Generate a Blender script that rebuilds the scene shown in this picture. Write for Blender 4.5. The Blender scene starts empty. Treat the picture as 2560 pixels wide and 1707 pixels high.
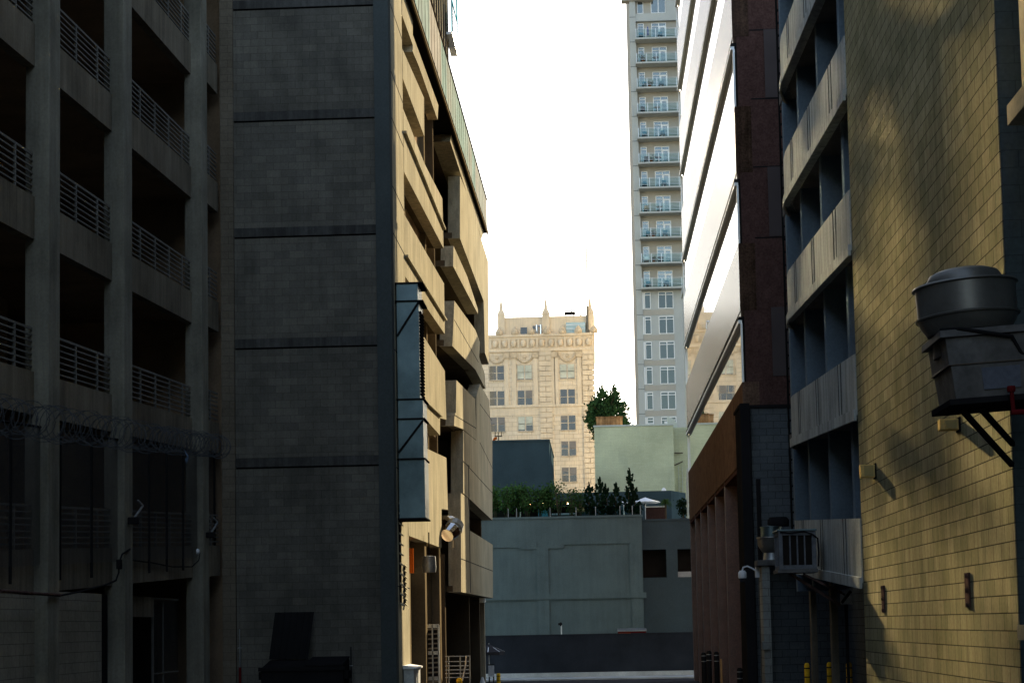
import bpy, bmesh, math, random
from mathutils import Vector, Matrix, Quaternion, noise as mnoise
R=math.radians
random.seed(7)
sc=bpy.context.scene; COL=sc.collection

# ------------------------------------------------------------------ camera
F_PX=4300.0; PSI=0.048416; TH=0.0762286; ROLL=0.0185; PPY=1233.5; W0,H0=2560.0,1707.0
EYE=Vector((0,0,2.2))
FWD=Vector((-math.sin(PSI)*math.cos(TH),math.cos(PSI)*math.cos(TH),math.sin(TH)))
_rt=Vector((math.cos(PSI),math.sin(PSI),0)); _up=_rt.cross(FWD)
RGT=_rt*math.cos(ROLL)-_up*math.sin(ROLL); UPV=_up*math.cos(ROLL)+_rt*math.sin(ROLL)
cam=bpy.data.cameras.new('camera'); camo=bpy.data.objects.new('camera',cam); COL.objects.link(camo)
M=Matrix((RGT,UPV,-FWD)).transposed().to_4x4(); M.translation=EYE; camo.matrix_world=M
cam.sensor_width=36; cam.lens=36*F_PX/W0; cam.shift_y=(PPY-H0/2)/W0; cam.clip_start=.1; cam.clip_end=3000
sc.camera=camo
# ------------------------------------------------------------------ light
SUN_AZ=R(15.5); SUN_EL=R(16)
w=bpy.data.worlds.new('World'); sc.world=w; w.use_nodes=True
wn=w.node_tree.nodes; wl=w.node_tree.links; wn.clear()
sky=wn.new('ShaderNodeTexSky'); sky.sky_type='NISHITA'; sky.sun_disc=False
sky.sun_elevation=SUN_EL; sky.sun_rotation=SUN_AZ; sky.air_density=1.0; sky.dust_density=1.0; sky.ozone_density=1.0
bg=wn.new('ShaderNodeBackground'); bg.inputs[1].default_value=.10; wo=wn.new('ShaderNodeOutputWorld')
hs=wn.new('ShaderNodeHueSaturation'); hs.inputs['Saturation'].default_value=.72; wl.new(sky.outputs[0],hs.inputs['Color']); wl.new(hs.outputs[0],bg.inputs[0]); wl.new(bg.outputs[0],wo.inputs[0])
sun=bpy.data.lights.new('sun','SUN'); sun.energy=4.8; sun.angle=R(.12); sun.color=(1,.82,.54)
suno=bpy.data.objects.new('sun',sun); COL.objects.link(suno)
SD=Vector((math.sin(SUN_AZ)*math.cos(SUN_EL),math.cos(SUN_AZ)*math.cos(SUN_EL),math.sin(SUN_EL)))
suno.rotation_euler=SD.to_track_quat('Z','Y').to_euler(); suno.location=(20,60,60)
sc.view_settings.view_transform='Standard'; sc.view_settings.look='None'; sc.view_settings.exposure=2.05; sc.view_settings.gamma=1
sc.render.engine='CYCLES'
sc.cycles.use_guiding=True; sc.cycles.use_surface_guiding=True; sc.cycles.use_volume_guiding=False; sc.cycles.guiding_training_samples=128; sc.cycles.sample_clamp_indirect=0; sc.cycles.blur_glossy=0; sc.cycles.caustics_reflective=True
sc.cycles.max_bounces=8; sc.cycles.diffuse_bounces=5; sc.cycles.glossy_bounces=5

# ------------------------------------------------------------------ helpers
def ray(x,y): return FWD+RGT*((x-W0/2)/F_PX)-UPV*((y-PPY)/F_PX)
def PX(x,y,X):
    d=ray(x,y); return EYE+d*(X/d.x)
def PY(x,y,Y):
    d=ray(x,y); return EYE+d*(Y/d.y)
def ground_z(y): return 0.0 if y<45 else max(-.8,-.8*(y-45)/52)

class MB:
    def __init__(s): s.v=[]; s.f=[]
    def add(s,vs,fs):
        o=len(s.v); s.v+=[tuple(v) for v in vs]; s.f+=[[i+o for i in f] for f in fs]; return s
    def box(s,x0,x1,y0,y1,z0,z1):
        if x0>x1:x0,x1=x1,x0
        if y0>y1:y0,y1=y1,y0
        if z0>z1:z0,z1=z1,z0
        return s.add([(x0,y0,z0),(x1,y0,z0),(x1,y1,z0),(x0,y1,z0),(x0,y0,z1),(x1,y0,z1),(x1,y1,z1),(x0,y1,z1)],
          [(0,3,2,1),(4,5,6,7),(0,1,5,4),(1,2,6,5),(2,3,7,6),(3,0,4,7)])
    def prism(s,pts,vec):
        n=len(pts); vec=Vector(vec); a=[Vector(p) for p in pts]; b=[p+vec for p in a]
        nm=Vector((0,0,0))
        for i in range(n): nm+=a[i].cross(a[(i+1)%n])
        fs=[list(range(n))[::-1],[n+i for i in range(n)]]+[[i,(i+1)%n,n+(i+1)%n,n+i] for i in range(n)]
        if nm.dot(vec)<0: fs=[f[::-1] for f in fs]
        return s.add(a+b,fs)
    def bar(s,a,b,wx,wz=None,up=(0,0,1)):   # rectangular bar from a to b
        a=Vector(a); b=Vector(b); d=(b-a).normalized(); wz=wz or wx
        u=Vector(up)
        if abs(d.dot(u))>.95: u=Vector((1,0,0)) if abs(d.x)<.9 else Vector((0,1,0))
        x=d.cross(u).normalized(); z=x.cross(d)
        q=[x*(-wx/2)-z*(wz/2),x*(wx/2)-z*(wz/2),x*(wx/2)+z*(wz/2),x*(-wx/2)+z*(wz/2)]
        return s.add([a+p for p in q]+[b+p for p in q],[(3,2,1,0),(4,5,6,7),(0,1,5,4),(1,2,6,5),(2,3,7,6),(3,0,4,7)])
    def tube(s,pts,r,n=8,caps=True):
        pts=[Vector(p) for p in pts]; rr=r if isinstance(r,(list,tuple)) else [r]*len(pts)
        d0=(pts[1]-pts[0]).normalized(); u=Vector((0,0,1)) if abs(d0.z)<.9 else Vector((1,0,0))
        x=d0.cross(u).normalized(); vs=[]; prev=d0
        for i,p in enumerate(pts):
            d=(pts[min(i+1,len(pts)-1)]-pts[max(i-1,0)]).normalized()
            x=(prev.rotation_difference(d)@x); x=(x-d*x.dot(d)).normalized(); prev=d; z=d.cross(x)
            for k in range(n):
                a=2*math.pi*k/n; vs.append(p+(x*math.cos(a)+z*math.sin(a))*rr[i])
        fs=[]
        for i in range(len(pts)-1):
            for k in range(n):
                a=i*n+k; b=i*n+(k+1)%n; fs.append((a,b,b+n,a+n))
        if caps: fs.append(list(range(n))[::-1]); fs.append([(len(pts)-1)*n+k for k in range(n)])
        return s.add(vs,fs)
    def lathe(s,c,prof,n=32,mat=None):
        c=Vector(c); vs=[]
        for r,z in prof:
            for k in range(n):
                a=2*math.pi*k/n; p=Vector((r*math.cos(a),r*math.sin(a),z))
                vs.append(c+(mat@p if mat else p))
        fs=[]
        for i in range(len(prof)-1):
            for k in range(n):
                a=i*n+k; b=i*n+(k+1)%n; fs.append((a,b,b+n,a+n))
        fs.append(list(range(n))[::-1]); fs.append([(len(prof)-1)*n+k for k in range(n)])
        return s.add(vs,fs)
    def build(s,name,mat,parent=None,smooth=False,bevel=0):
        off=Vector((0,0,0))
        if parent is not None:
            p=parent
            while p is not None: off+=p.location; p=p.parent
        me=bpy.data.meshes.new(name); me.from_pydata([tuple(Vector(v)-off) for v in s.v],[],s.f)
        me.materials.append(mat); me.update()
        if smooth:
            me.polygons.foreach_set('use_smooth',[True]*len(me.polygons)); me.set_sharp_from_angle(angle=R(35))
        o=bpy.data.objects.new(name,me); COL.objects.link(o); o.parent=parent
        if bevel:
            m=o.modifiers.new('bevel','BEVEL'); m.width=bevel; m.segments=2; m.limit_method='ANGLE'
        return o
def tag(o,label,cat,group=None):
    o['label']=label; o['category']=cat
    if group: o['group']=group
    return o
def thing(name,label,cat,loc=(0,0,0),group=None):
    o=bpy.data.objects.new(name,None); o.empty_display_size=.3; COL.objects.link(o); o.location=loc
    return tag(o,label,cat,group)
def struct(o,kind='structure'): o['kind']=kind; return o

# ------------------------------------------------------------------ materials
def mat(name,col,rough=.85,var=.25,vscale=.7,streak=0,brick=None,metal=0,spec=.0,bump=0,bscale=30,stain=0,staincol=(.02,.02,.02),fine=.12,emit=None):
    m=bpy.data.materials.new(name); m.use_nodes=True; nt=m.node_tree; N=nt.nodes; L=nt.links
    b=N['Principled BSDF']; b.inputs['Roughness'].default_value=rough; b.inputs['Metallic'].default_value=metal
    b.inputs['Specular IOR Level'].default_value=spec
    tc=N.new('ShaderNodeTexCoord').outputs['Object']
    def noise(scale,vec=None,detail=5,rg=.6):
        n=N.new('ShaderNodeTexNoise'); n.inputs['Scale'].default_value=scale; n.inputs['Detail'].default_value=detail; n.inputs['Roughness'].default_value=rg
        L.new(vec or tc,n.inputs['Vector']); return n.outputs['Fac']
    def mapr(x,a,b_,c,d):
        n=N.new('ShaderNodeMapRange'); L.new(x,n.inputs[0])
        for i,v in enumerate((a,b_,c,d)): n.inputs[i+1].default_value=v
        return n.outputs[0]
    def mixc(fac,a,c,mode='MIX'):
        n=N.new('ShaderNodeMix'); n.data_type='RGBA'; n.blend_type=mode
        for s,v in ((0,fac),(6,a),(7,c)):
            if hasattr(v,'node'): L.new(v,n.inputs[s])
            else: n.inputs[s].default_value=v if s==0 else (*v,1) if len(v)==3 else v
        return n.outputs[2]
    def mul(c,fac):   # multiply colour by scalar socket
        n=N.new('ShaderNodeVectorMath'); n.operation='SCALE'; L.new(c,n.inputs[0]); L.new(fac,n.inputs['Scale']); return n.outputs[0]
    rgb=N.new('ShaderNodeRGB'); rgb.outputs[0].default_value=(*col,1); c=rgb.outputs[0]
    hgt=None
    if brick:
        ax,bw,bh,mort,morcol,c2=brick
        sp=N.new('ShaderNodeSeparateXYZ'); L.new(tc,sp.inputs[0]); cb=N.new('ShaderNodeCombineXYZ')
        L.new(sp.outputs[1 if ax=='x' else 0],cb.inputs[0]); L.new(sp.outputs[2],cb.inputs[1])
        bt=N.new('ShaderNodeTexBrick'); L.new(cb.outputs[0],bt.inputs['Vector'])
        bt.inputs['Scale'].default_value=1; bt.inputs['Brick Width'].default_value=bw; bt.inputs['Row Height'].default_value=bh
        bt.inputs['Mortar Size'].default_value=mort; bt.inputs['Mortar Smooth'].default_value=.2
        bt.inputs['Color1'].default_value=(*col,1); bt.inputs['Color2'].default_value=(*c2,1); bt.inputs['Mortar'].default_value=(*morcol,1)
        c=bt.outputs['Color']; hgt=mapr(bt.outputs['Fac'],0,1,1,0)
    if var: c=mul(c,mapr(noise(vscale),.3,.7,1-var,1+var))
    if fine: c=mul(c,mapr(noise(18,detail=3),.3,.7,1-fine,1+fine))
    if streak:
        mp=N.new('ShaderNodeMapping'); mp.inputs['Scale'].default_value=(3.2,3.2,.16); L.new(tc,mp.inputs['Vector'])
        c=mul(c,mapr(noise(1.6,mp.outputs[0],6,.7),.3,.72,1+streak*.45,1-streak))
    if stain:
        mp=N.new('ShaderNodeMapping'); mp.inputs['Scale'].default_value=(1,1,.35); L.new(tc,mp.inputs['Vector'])
        c=mixc(mapr(noise(.9,mp.outputs[0],7,.65),.52,.78,0,stain),c,staincol)
    L.new(c,b.inputs['Base Color'])
    if bump or hgt is not None:
        bp=N.new('ShaderNodeBump'); bp.inputs['Strength'].default_value=.5 if not bump else bump; bp.inputs['Distance'].default_value=.012
        h=mapr(noise(bscale,detail=4),0,1,0,.35)
        if hgt is not None:
            ad=N.new('ShaderNodeMath'); ad.operation='ADD'; L.new(h,ad.inputs[0]); L.new(hgt,ad.inputs[1]); h=ad.outputs[0]
        L.new(h,bp.inputs['Height']); L.new(bp.outputs[0],b.inputs['Normal'])
    if emit:
        b.inputs['Emission Color'].default_value=(*emit[0],1); b.inputs['Emission Strength'].default_value=emit[1]
    return m
def mirror_glass(name,col,rough=.02,base=(.01,.015,.02),fac=.75,wave=0):
    m=bpy.data.materials.new(name); m.use_nodes=True; nt=m.node_tree; N=nt.nodes; L=nt.links
    b=N['Principled BSDF']; b.inputs['Base Color'].default_value=(*base,1); b.inputs['Roughness'].default_value=.1
    g=N.new('ShaderNodeBsdfAnisotropic') if False else N.new('ShaderNodeBsdfGlossy'); g.inputs['Color'].default_value=(*col,1); g.inputs['Roughness'].default_value=rough
    mx=N.new('ShaderNodeMixShader'); mx.inputs[0].default_value=fac
    L.new(b.outputs[0],mx.inputs[1]); L.new(g.outputs[0],mx.inputs[2]); L.new(mx.outputs[0],N['Material Output'].inputs[0])
    if wave:
        tc=N.new('ShaderNodeTexCoord'); n=N.new('ShaderNodeTexNoise'); n.inputs['Scale'].default_value=.55; n.inputs['Detail'].default_value=2; L.new(tc.outputs['Object'],n.inputs['Vector'])
        bp=N.new('ShaderNodeBump'); bp.inputs['Strength'].default_value=1; bp.inputs['Distance'].default_value=wave; L.new(n.outputs[0],bp.inputs['Height'])
        L.new(bp.outputs[0],g.inputs['Normal'])
    return m
def clear_glass(name,tint,refl=.1):
    m=bpy.data.materials.new(name); m.use_nodes=True; nt=m.node_tree; N=nt.nodes; L=nt.links
    N.remove(N['Principled BSDF']); t=N.new('ShaderNodeBsdfTransparent'); t.inputs[0].default_value=(*tint,1)
    g=N.new('ShaderNodeBsdfGlossy'); g.inputs['Color'].default_value=(.9,.95,1,1); g.inputs['Roughness'].default_value=.03
    fr=N.new('ShaderNodeFresnel'); fr.inputs[0].default_value=1.5
    ad=N.new('ShaderNodeMath'); ad.operation='ADD'; ad.inputs[1].default_value=refl; L.new(fr.outputs[0],ad.inputs[0])
    mx=N.new('ShaderNodeMixShader'); L.new(ad.outputs[0],mx.inputs[0]); L.new(t.outputs[0],mx.inputs[1]); L.new(g.outputs[0],mx.inputs[2])
    L.new(mx.outputs[0],N['Material Output'].inputs[0]); return m
def link_mesh_mat(name,col,cell,wire,ax):
    """woven wire: opaque only along two sets of diagonal lines"""
    m=bpy.data.materials.new(name); m.use_nodes=True; nt=m.node_tree; N=nt.nodes; L=nt.links
    b=N['Principled BSDF']; b.inputs['Base Color'].default_value=(*col,1); b.inputs['Roughness'].default_value=.6
    tc=N.new('ShaderNodeTexCoord'); sp=N.new('ShaderNodeSeparateXYZ'); L.new(tc.outputs['Object'],sp.inputs[0])
    def ma(op,a,c):
        n=N.new('ShaderNodeMath'); n.operation=op
        for i,v in ((0,a),(1,c)):
            if hasattr(v,'node'): L.new(v,n.inputs[i])
            else: n.inputs[i].default_value=v
        return n.outputs[0]
    u=sp.outputs[1 if ax=='x' else 0]; v=sp.outputs[2]
    def line(op):
        s=ma(op,u,v); s=ma('DIVIDE',s,cell); s=ma('ADD',s,1000.0); s=ma('FRACT',s,0); return ma('LESS_THAN',s,wire/cell)
    k=ma('MAXIMUM',line('ADD'),line('SUBTRACT'))
    t=N.new('ShaderNodeBsdfTransparent'); mx=N.new('ShaderNodeMixShader')
    L.new(k,mx.inputs[0]); L.new(t.outputs[0],mx.inputs[1]); L.new(b.outputs[0],mx.inputs[2]); L.new(mx.outputs[0],N['Material Output'].inputs[0]); return m

MT={}
MT['asphalt']=mat('asphalt',(.05,.05,.052),.9,bump=.4)
MT['paving']=mat('concrete_paving',(.45,.48,.47),.9)
MT['garage_conc']=mat('weathered_garage_concrete',(.165,.145,.11),.9,.3,.5,streak=.4,stain=.5,bump=.3)
MT['garage_col']=mat('worn_column_concrete',(.19,.183,.148),.9,.3,.6,streak=.3,stain=.45,bump=.3)
MT['garage_in']=mat('garage_inner_concrete',(.26,.19,.125),.9)
MT['rail']=mat('painted_railing',(.15,.145,.13),.6,fine=0)
MT['cmu_gray']=mat('gray_block_wall',(.105,.101,.088),.9,.3,.45,brick=('y',.406,.203,.006,(.078,.075,.063),(.14,.133,.112)),streak=.15,stain=.55,staincol=(.035,.034,.03))
MT['cmu_garage']=mat('pale_garage_block',(0.255,0.238,0.187),.9,.2,.6,brick=('x',.406,.203,.006,(0.1105,0.102,0.085),(0.2295,0.2125,0.17)),stain=.3)
MT['cmu_dark']=mat('dark_block_wall',(0.075,0.08625,0.09375),.9,.25,.6,brick=('y',.406,.203,.008,(0.0375,0.04125,0.045),(0.09,0.1013,0.105)),stain=.3)
MT['cmu_olive']=mat('olive_block_wall',(.325,.287,.172),.85,.28,.35,brick=('x',.406,.203,.008,(.07,.063,.04),(.235,.215,.12)),streak=.3,stain=.5,staincol=(.10,.10,.075),bump=.5)
MT['band_dark']=mat('dark_slab_edge',(0.07,0.07,0.0665),.9,.3,1,streak=.5)
MT['smooth_gray']=mat('smooth_gray_pilaster',(0.06375,0.075,0.075),.8,.1)
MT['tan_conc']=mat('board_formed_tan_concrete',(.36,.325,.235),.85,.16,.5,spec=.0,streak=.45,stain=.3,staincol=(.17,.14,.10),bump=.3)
MT['tan_pier']=mat('shade_toned_tan_pier',(0.1425,0.1125,0.07125),.9,.2)  # tan concrete darkened, so shade on the piers sits in the colour
MT['tan_in']=mat('shade_toned_tan_interior',(0.084,0.0665,0.0455),.9,.2)  # same tan concrete, darker still to paint in the shaded recesses
MT['glass_strip']=mat('greenish_balustrade_glass',(.24,.33,.32),.6,.2,.9,fine=0,brick=('x',2.176,60,.0,(.2,.2,.2),(.36,.33,.30)))
MT['mullion']=mat('bronze_mullion',(.07,.055,.045),.8,spec=0,fine=0)
MT['matte_black']=mat('matte_black_paint',(.012,.012,.012),1,0,spec=0,fine=0)
MT['galv']=mat('galvanised_duct',(.105,.15,.165),.45,.35,.8,metal=.8,fine=.05)
MT['galv_dark']=mat('dull_galvanised_steel',(.30,.32,.33),.45,.3,2,metal=.7,stain=.4)
MT['shiny']=mat('shiny_duct_metal',(.7,.72,.75),.16,.05,metal=1,fine=0)
MT['black']=mat('black_paint',(.015,.015,.016),.5,fine=0)
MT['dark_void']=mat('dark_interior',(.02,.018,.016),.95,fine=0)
MT['white_conc']=mat('streaked_pale_concrete',(0.387,0.405,0.378),.85,.18,.8,streak=.45,stain=.5,staincol=(.10,.10,.09),bump=.3)
MT['blue_pier']=mat('blue_gray_pier',(.125,.165,.20),.8,.15)
MT['matte_black']=mat('matte_black_paint',(.012,.012,.012),1,0,spec=0,fine=0)
MT['dark_pier']=mat('dark_blue_post',(.05,.07,.09),.9,.1,spec=0)
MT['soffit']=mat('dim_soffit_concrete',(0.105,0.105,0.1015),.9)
MT['granite']=mat('polished_brown_granite',(0.05225,0.03025,0.0198),.26,.4,2.2,streak=.7,spec=.035,fine=.4,brick=('x',4.42,50,.02,(0.0165,0.011,0.00825),(0.04675,0.0264,0.01705)))
MT['granite_dull']=mat('maroon_granite',(.06,.034,.03),.6,.2,3,fine=.3)
MT['brown_glass']=mirror_glass('bronze_mirror_glass',(.93,.9,.86),.012,(.01,.01,.01),.92,.002)
MT['dark_glass']=mirror_glass('dark_side_glass',(.2,.2,.22),.1,(.01,.01,.012),.3)
MT['alu']=mat('aluminium_frame',(.55,.57,.58),.35,0,metal=.6,fine=0)
MT['teal_stucco']=mat('teal_gray_stucco',(.12,.168,.17),.9,.14,.5,streak=.12,stain=.25,staincol=(.07,.09,.095))
MT['blue_stucco']=mat('blue_gray_stucco',(.065,.092,.102),.9,.1)
MT['navy']=mat('navy_stucco',(.040,.064,.074),.9,.14,.6,stain=.2)
MT['hoarding']=mat('dark_gray_hoarding',(.026,.031,.038),.8,.25,.6)
MT['cream']=mat('cream_terracotta',(.74,.62,.46),.8,.12,.35,streak=.15,fine=.08)
MT['cream_joint']=mat('cream_ashlar',(.74,.62,.46),.8,.12,.35,brick=('y',1.3,.62,.03,(.52,.42,.29),(.78,.67,.52)),streak=.15)
MT['cream_shadow']=mat('shaded_cream_ornament',(.58,.47,.33),.85,.25,2)  # cream darkened to paint shade into the carved ornament
MT['frame_cream']=mat('cream_window_frame',(.55,.47,.36),.7,fine=0)
MT['pane_dark']=mirror_glass('dark_pane',(.3,.32,.35),.05,(.016,.014,.016),.05)
MT['blind_dim']=mat('dim_roller_blind',(.22,.21,.20),.8,.1,fine=0)
MT['pane_pale']=mat('pale_blind',(.52,.54,.46),.8,fine=0)
MT['tower_conc']=mat('tower_gray_render',(.41,.425,.405),.9,.08,.2)
MT['tower_tan']=mat('tower_taupe_render',(.38,.355,.305),.9,.08,.2)
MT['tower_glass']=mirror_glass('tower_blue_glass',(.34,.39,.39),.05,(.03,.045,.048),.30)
MT['tower_glass_low']=mirror_glass('tower_glass_dim_reflection',(.14,.19,.19),.05,(.02,.032,.032),.12)  # same glass, darkened to paint in dark reflections on lower floors
MT['white']=mat('white_frame_paint',(.8,.8,.78),.6,0,fine=0)
MT['rail_glass']=clear_glass('balcony_glass',(.74,.86,.86),-.04)
MT['mint']=mat('mint_painted_brick',(.50,.53,.345),.9,.2,.25,brick=('y',.4,.12,.004,(.40,.42,.28),(.53,.56,.37)),stain=.4,staincol=(.24,.28,.22))
MT['rust']=mat('rusty_sheet',(.36,.20,.09),.8,.6,1.2,streak=.7,stain=.8,staincol=(.13,.045,.02))
MT['pale_metal']=mat('pale_green_metal',(.48,.52,.46),.6,.15)
MT['red']=mat('red_paint',(.10,.010,.012),.6,.1)
MT['orange']=mat('orange_paint',(.40,.085,.012),.6,.1)
MT['yellow']=mat('yellow_paint',(.75,.45,.03),.6,.2,2,stain=.3)
MT['canvas_white']=mat('white_canvas',(.75,.78,.8),.8,.05)
MT['canvas_dark']=mat('dark_canvas',(.05,.05,.055),.8,.1)
MT['teal_paint']=mat('teal_paint',(.03,.22,.30),.7,.2)
MT['cam_white']=mat('camera_white_plastic',(.6,.63,.66),.4,0,fine=0)
MT['wood']=mat('raw_wood',(.40,.24,.11),.8,.3,3)
MT['lampbox']=mat('amber_lamp_box',(.55,.40,.15),.6,.1)
MT['rust_plate']=mat('dark_rusty_steel',(.07,.045,.04),.7,.4,6)
MT['leaf_dark']=mat('dark_conifer_leaf',(.012,.028,.014),.8,.5,1.5)
MT['leaf_tree']=mat('dark_tree_leaf',(.030,.065,.025),.7,.5,.8)
MT['leaf_bamboo']=mat('bamboo_leaf',(.045,.10,.03),.7,.5,1.5)
MT['leaf_palm']=mat('grass_palm_leaf',(.05,.09,.025),.7,.4,2)
MT['bark']=mat('tree_bark',(.10,.075,.05),.9,.3,3)
MT['pot']=mat('dark_planter',(.05,.055,.06),.8,.1)
MT['thatch']=mat('tan_thatch',(.40,.26,.11),.9,.4,4)
MT['bulb']=mat('warm_bulb',(.9,.6,.3),.5,0,fine=0,emit=((1,.62,.25),6))
MT['plastic']=mat('blue_plastic_film',(.16,.24,.36),.3,.4,6)
MT['wire']=mat('razor_wire_steel',(.07,.075,.08),.6,0,metal=.3,fine=0)
MT['mesh_dark']=link_mesh_mat('chain_link_weave',(.035,.035,.035),.05,.012,'x')
MT['blue_tarp']=mat('pool_blue_paint',(.05,.20,.28),.7,.3,2)

# ------------------------------------------------------------------ ground
def ground():
    m=MB(); ys=[-40,45,97,100,400,1500]; zs=[0,0,-.8,-.8,-.8,-.8]
    for i in range(len(ys)-1):
        m.add([(-700,ys[i],zs[i]-.02),(700,ys[i],zs[i]-.02),(700,ys[i+1],zs[i+1]-.02),(-700,ys[i+1],zs[i+1]-.02)],[(0,1,2,3)])
    struct(m.build('ground',MT['asphalt']))
    m=MB(); m.add([(-9.9,-30,0),(4.7,-30,0),(4.7,45,0),(-9.9,45,0)],[(0,1,2,3)]); m.add([(-5.5,45,0),(4.5,45,0),(4.5,84,-.6),(-5.5,84,-.6)],[(0,1,2,3)])
    struct(m.build('alley_road',MT['asphalt']))
    m=MB(); m.box(-30,30,91,94.2,-.9,-.66); struct(m.build('pavement',MT['paving']))
ground()

# ------------------------------------------------------------------ left: dark parking garage with sloped floors
GX=-10.27
def zb(k,Y): return 9.56+3.27*k+.05*(Y-32.5)
def garage():
    GX=-10.27
    g=thing('parking_garage','dark concrete parking garage with sloping spandrels, square columns and horizontal bar railings','building',(GX,34,0))
    cols=[(24.3,25.0),(30.95,31.62),(36.05,36.69),(43.36,44.04)]
    for a,b in cols:
        MB().box(-10.0,-10.45,a,b,-.1,21).build('column',MT['garage_col'],g,bevel=.02)
    bays=[(18,24.3),(25.0,30.95),(31.62,36.05),(36.69,43.36),(44.04,45.42)]
    for k in range(-2,4):
        for bi,(a,b) in enumerate(bays):
            m=MB(); z0,z1=zb(k,a),zb(k,b); GX=-10.03 if bi==4 else -10.27
            m.prism([(GX,a,z0),(GX,b,z1),(GX,b,z1+.8),(GX,a,z0+.8)],(-.22,0,0)); m.build('spandrel',MT['garage_conc'],g)
            m=MB()
            for j in range(7):
                h=.9+j*.117; m.bar((GX-.05,a,z0+h),(GX-.05,b,z1+h),.03,.045 if j==6 else .028)
            n=max(1,round((b-a)/1.45)); 
            for j in range(n):
                y=a+(j+.35)*(b-a)/n; z=z0+(z1-z0)*(y-a)/(b-a); m.bar((GX-.05,y,z+.8),(GX-.05,y,z+1.62),.05)
            m.build('railing',MT['rail'],g)
        GX=-10.27
        m=MB(); a,b=14,45.4
        m.prism([(GX-.22,a,zb(k,a)+.35),(GX-.22,b,zb(k,b)+.35),(GX-.22,b,zb(k,b)+.6),(GX-.22,a,zb(k,a)+.6)],(-15,0,0)); m.build('floor_slab',MT['garage_in'],g)
    # inside: a row of dim inner columns and half height walls
    for y in (22,28.5,34,40.2):
        MB().box(-14.2,-14.8,y,y+.6,0,20).build('inner_column',MT['garage_in'],g)
    for k in range(-2,4):
        m=MB(); a,b=15,45
        m.prism([(-17,a,zb(k,a)+2.0),(-17,b,zb(k,b)+2.0),(-17,b,zb(k,b)+3.2),(-17,a,zb(k,a)+3.2)],(-.2,0,0)); m.build('inner_beam',MT['garage_in'],g)
    MB().box(-25.6,-25.9,10,45.4,0,21).build('rear_wall',MT['garage_in'],g)
    MB().box(GX-.3,-26,45.4,45.7,0,21).build('end_wall',MT['garage_in'],g)
    # ground storey
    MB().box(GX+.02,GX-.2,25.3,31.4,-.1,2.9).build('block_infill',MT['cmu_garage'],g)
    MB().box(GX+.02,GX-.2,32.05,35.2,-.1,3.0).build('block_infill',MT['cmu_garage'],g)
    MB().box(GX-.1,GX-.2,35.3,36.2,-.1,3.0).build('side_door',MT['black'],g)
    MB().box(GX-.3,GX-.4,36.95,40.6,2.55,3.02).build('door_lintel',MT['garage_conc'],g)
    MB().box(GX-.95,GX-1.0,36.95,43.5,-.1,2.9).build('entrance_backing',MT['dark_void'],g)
    MB().bar((GX-.4,38.5,0),(GX-.4,38.5,1.3),.03).build('latch_post',MT['rail'],g)
    m=MB(); m.bar((GX-.4,40.9,0),(GX-.4,40.9,3.0),.05); m.bar((GX-.4,41.9,0),(GX-.4,41.9,3.0),.03); m.bar((GX-.4,40.9,1.2),(GX-.4,43.4,1.2),.03)
    m.bar((GX-.4,40.9,3.0),(GX-.4,43.4,3.0),.05)
    gt=m.build('gate',MT['rail'],g)
    m=MB(); m.add([(GX-.41,40.9,0),(GX-.41,43.4,0),(GX-.41,43.4,3),(GX-.41,40.9,3)],[(0,1,2,3)]); m.build('gate_mesh',MT['mesh_dark'],gt)
    MB().box(GX-.15,GX-.25,44.15,45.4,-.1,2.95).build('side_door',MT['black'],g)
    MB().box(-10.2,-26,-60,14,-.1,21).build('unseen_sky_blocker',MT['garage_conc'],g)  # unseen mass behind the camera, added to cut sky light in the alley
    # roof
    MB().box(-10.0,-26,14,45.5,21,21.5).build('roof_slab',MT['garage_conc'],g)
garage()

def fence(a,b,lab):
    x=GX+.12
    g=thing('chain_link_fence',lab,'fence',(x,(a+b)/2,3.0),'chain link screens between the garage columns')
    m=MB(); lo=lambda y:3.5+.05*(y-32); hi=lambda y:5.8+.062*(y-28)
    m.add([(x,a,lo(a)),(x,b,lo(b)),(x,b,hi(b)),(x,a,hi(a))],[(0,1,2,3)]); m.build('wire_mesh',MT['mesh_dark'],g)
    n=max(2,round((b-a)/1.8)+1)
    for j in range(n):
        y=a+.06+(b-a-.12)*j/(n-1); m=MB(); m.tube([(x,y,lo(y)-.3),(x,y,hi(y)+.1)],.03,8); m.build('post',MT['black'],g)
    m=MB(); m.tube([(x,a,hi(a)),(x,b,hi(b))],.025,8); m.build('rail',MT['black'],g)
fence(25.3,31.4,'dark chain link screen in the nearest, leftmost garage bay')
fence(32.05,36.26,'dark chain link screen between the first and second visible garage columns')
fence(36.95,43.5,'wide chain link screen under the blue plastic scrap')
fence(44.15,45.4,'narrow chain link screen beside the gray block wall')

def coil(a,b,n,lab,z0,z1,rad=.3):
    x=-9.72; pts=[]; N=n*18
    for i in range(N+1):
        t=i/N; y=a+(b-a)*t; ang=2*math.pi*n*t; r=rad*(1+.10*math.sin(ang*.37)+.06*math.sin(ang*.11+1))
        pts.append((x+r*math.cos(ang),y+.05*math.sin(ang*.53),z0+(z1-z0)*t+r*math.sin(ang)+.03*math.sin(ang*.23)))
    m=MB(); m.tube(pts,.008,4); 
    for i in range(0,N,3):
        p=Vector(pts[i]); d=Vector((random.uniform(-1,1),random.uniform(-1,1),random.uniform(-1,1))).normalized()*.035
        m.bar(p-d,p+d,.012,.006)
    return tag(m.build('razor_wire',MT['wire']),lab,'razor wire','razor wire coils along the garage')
coil(25.0,31.9,24,'razor wire coil across the nearest, leftmost garage bay',5.62,6.06)
coil(32.2,36.9,17,'loosely wound razor wire coil between two garage columns',6.10,6.42)
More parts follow.
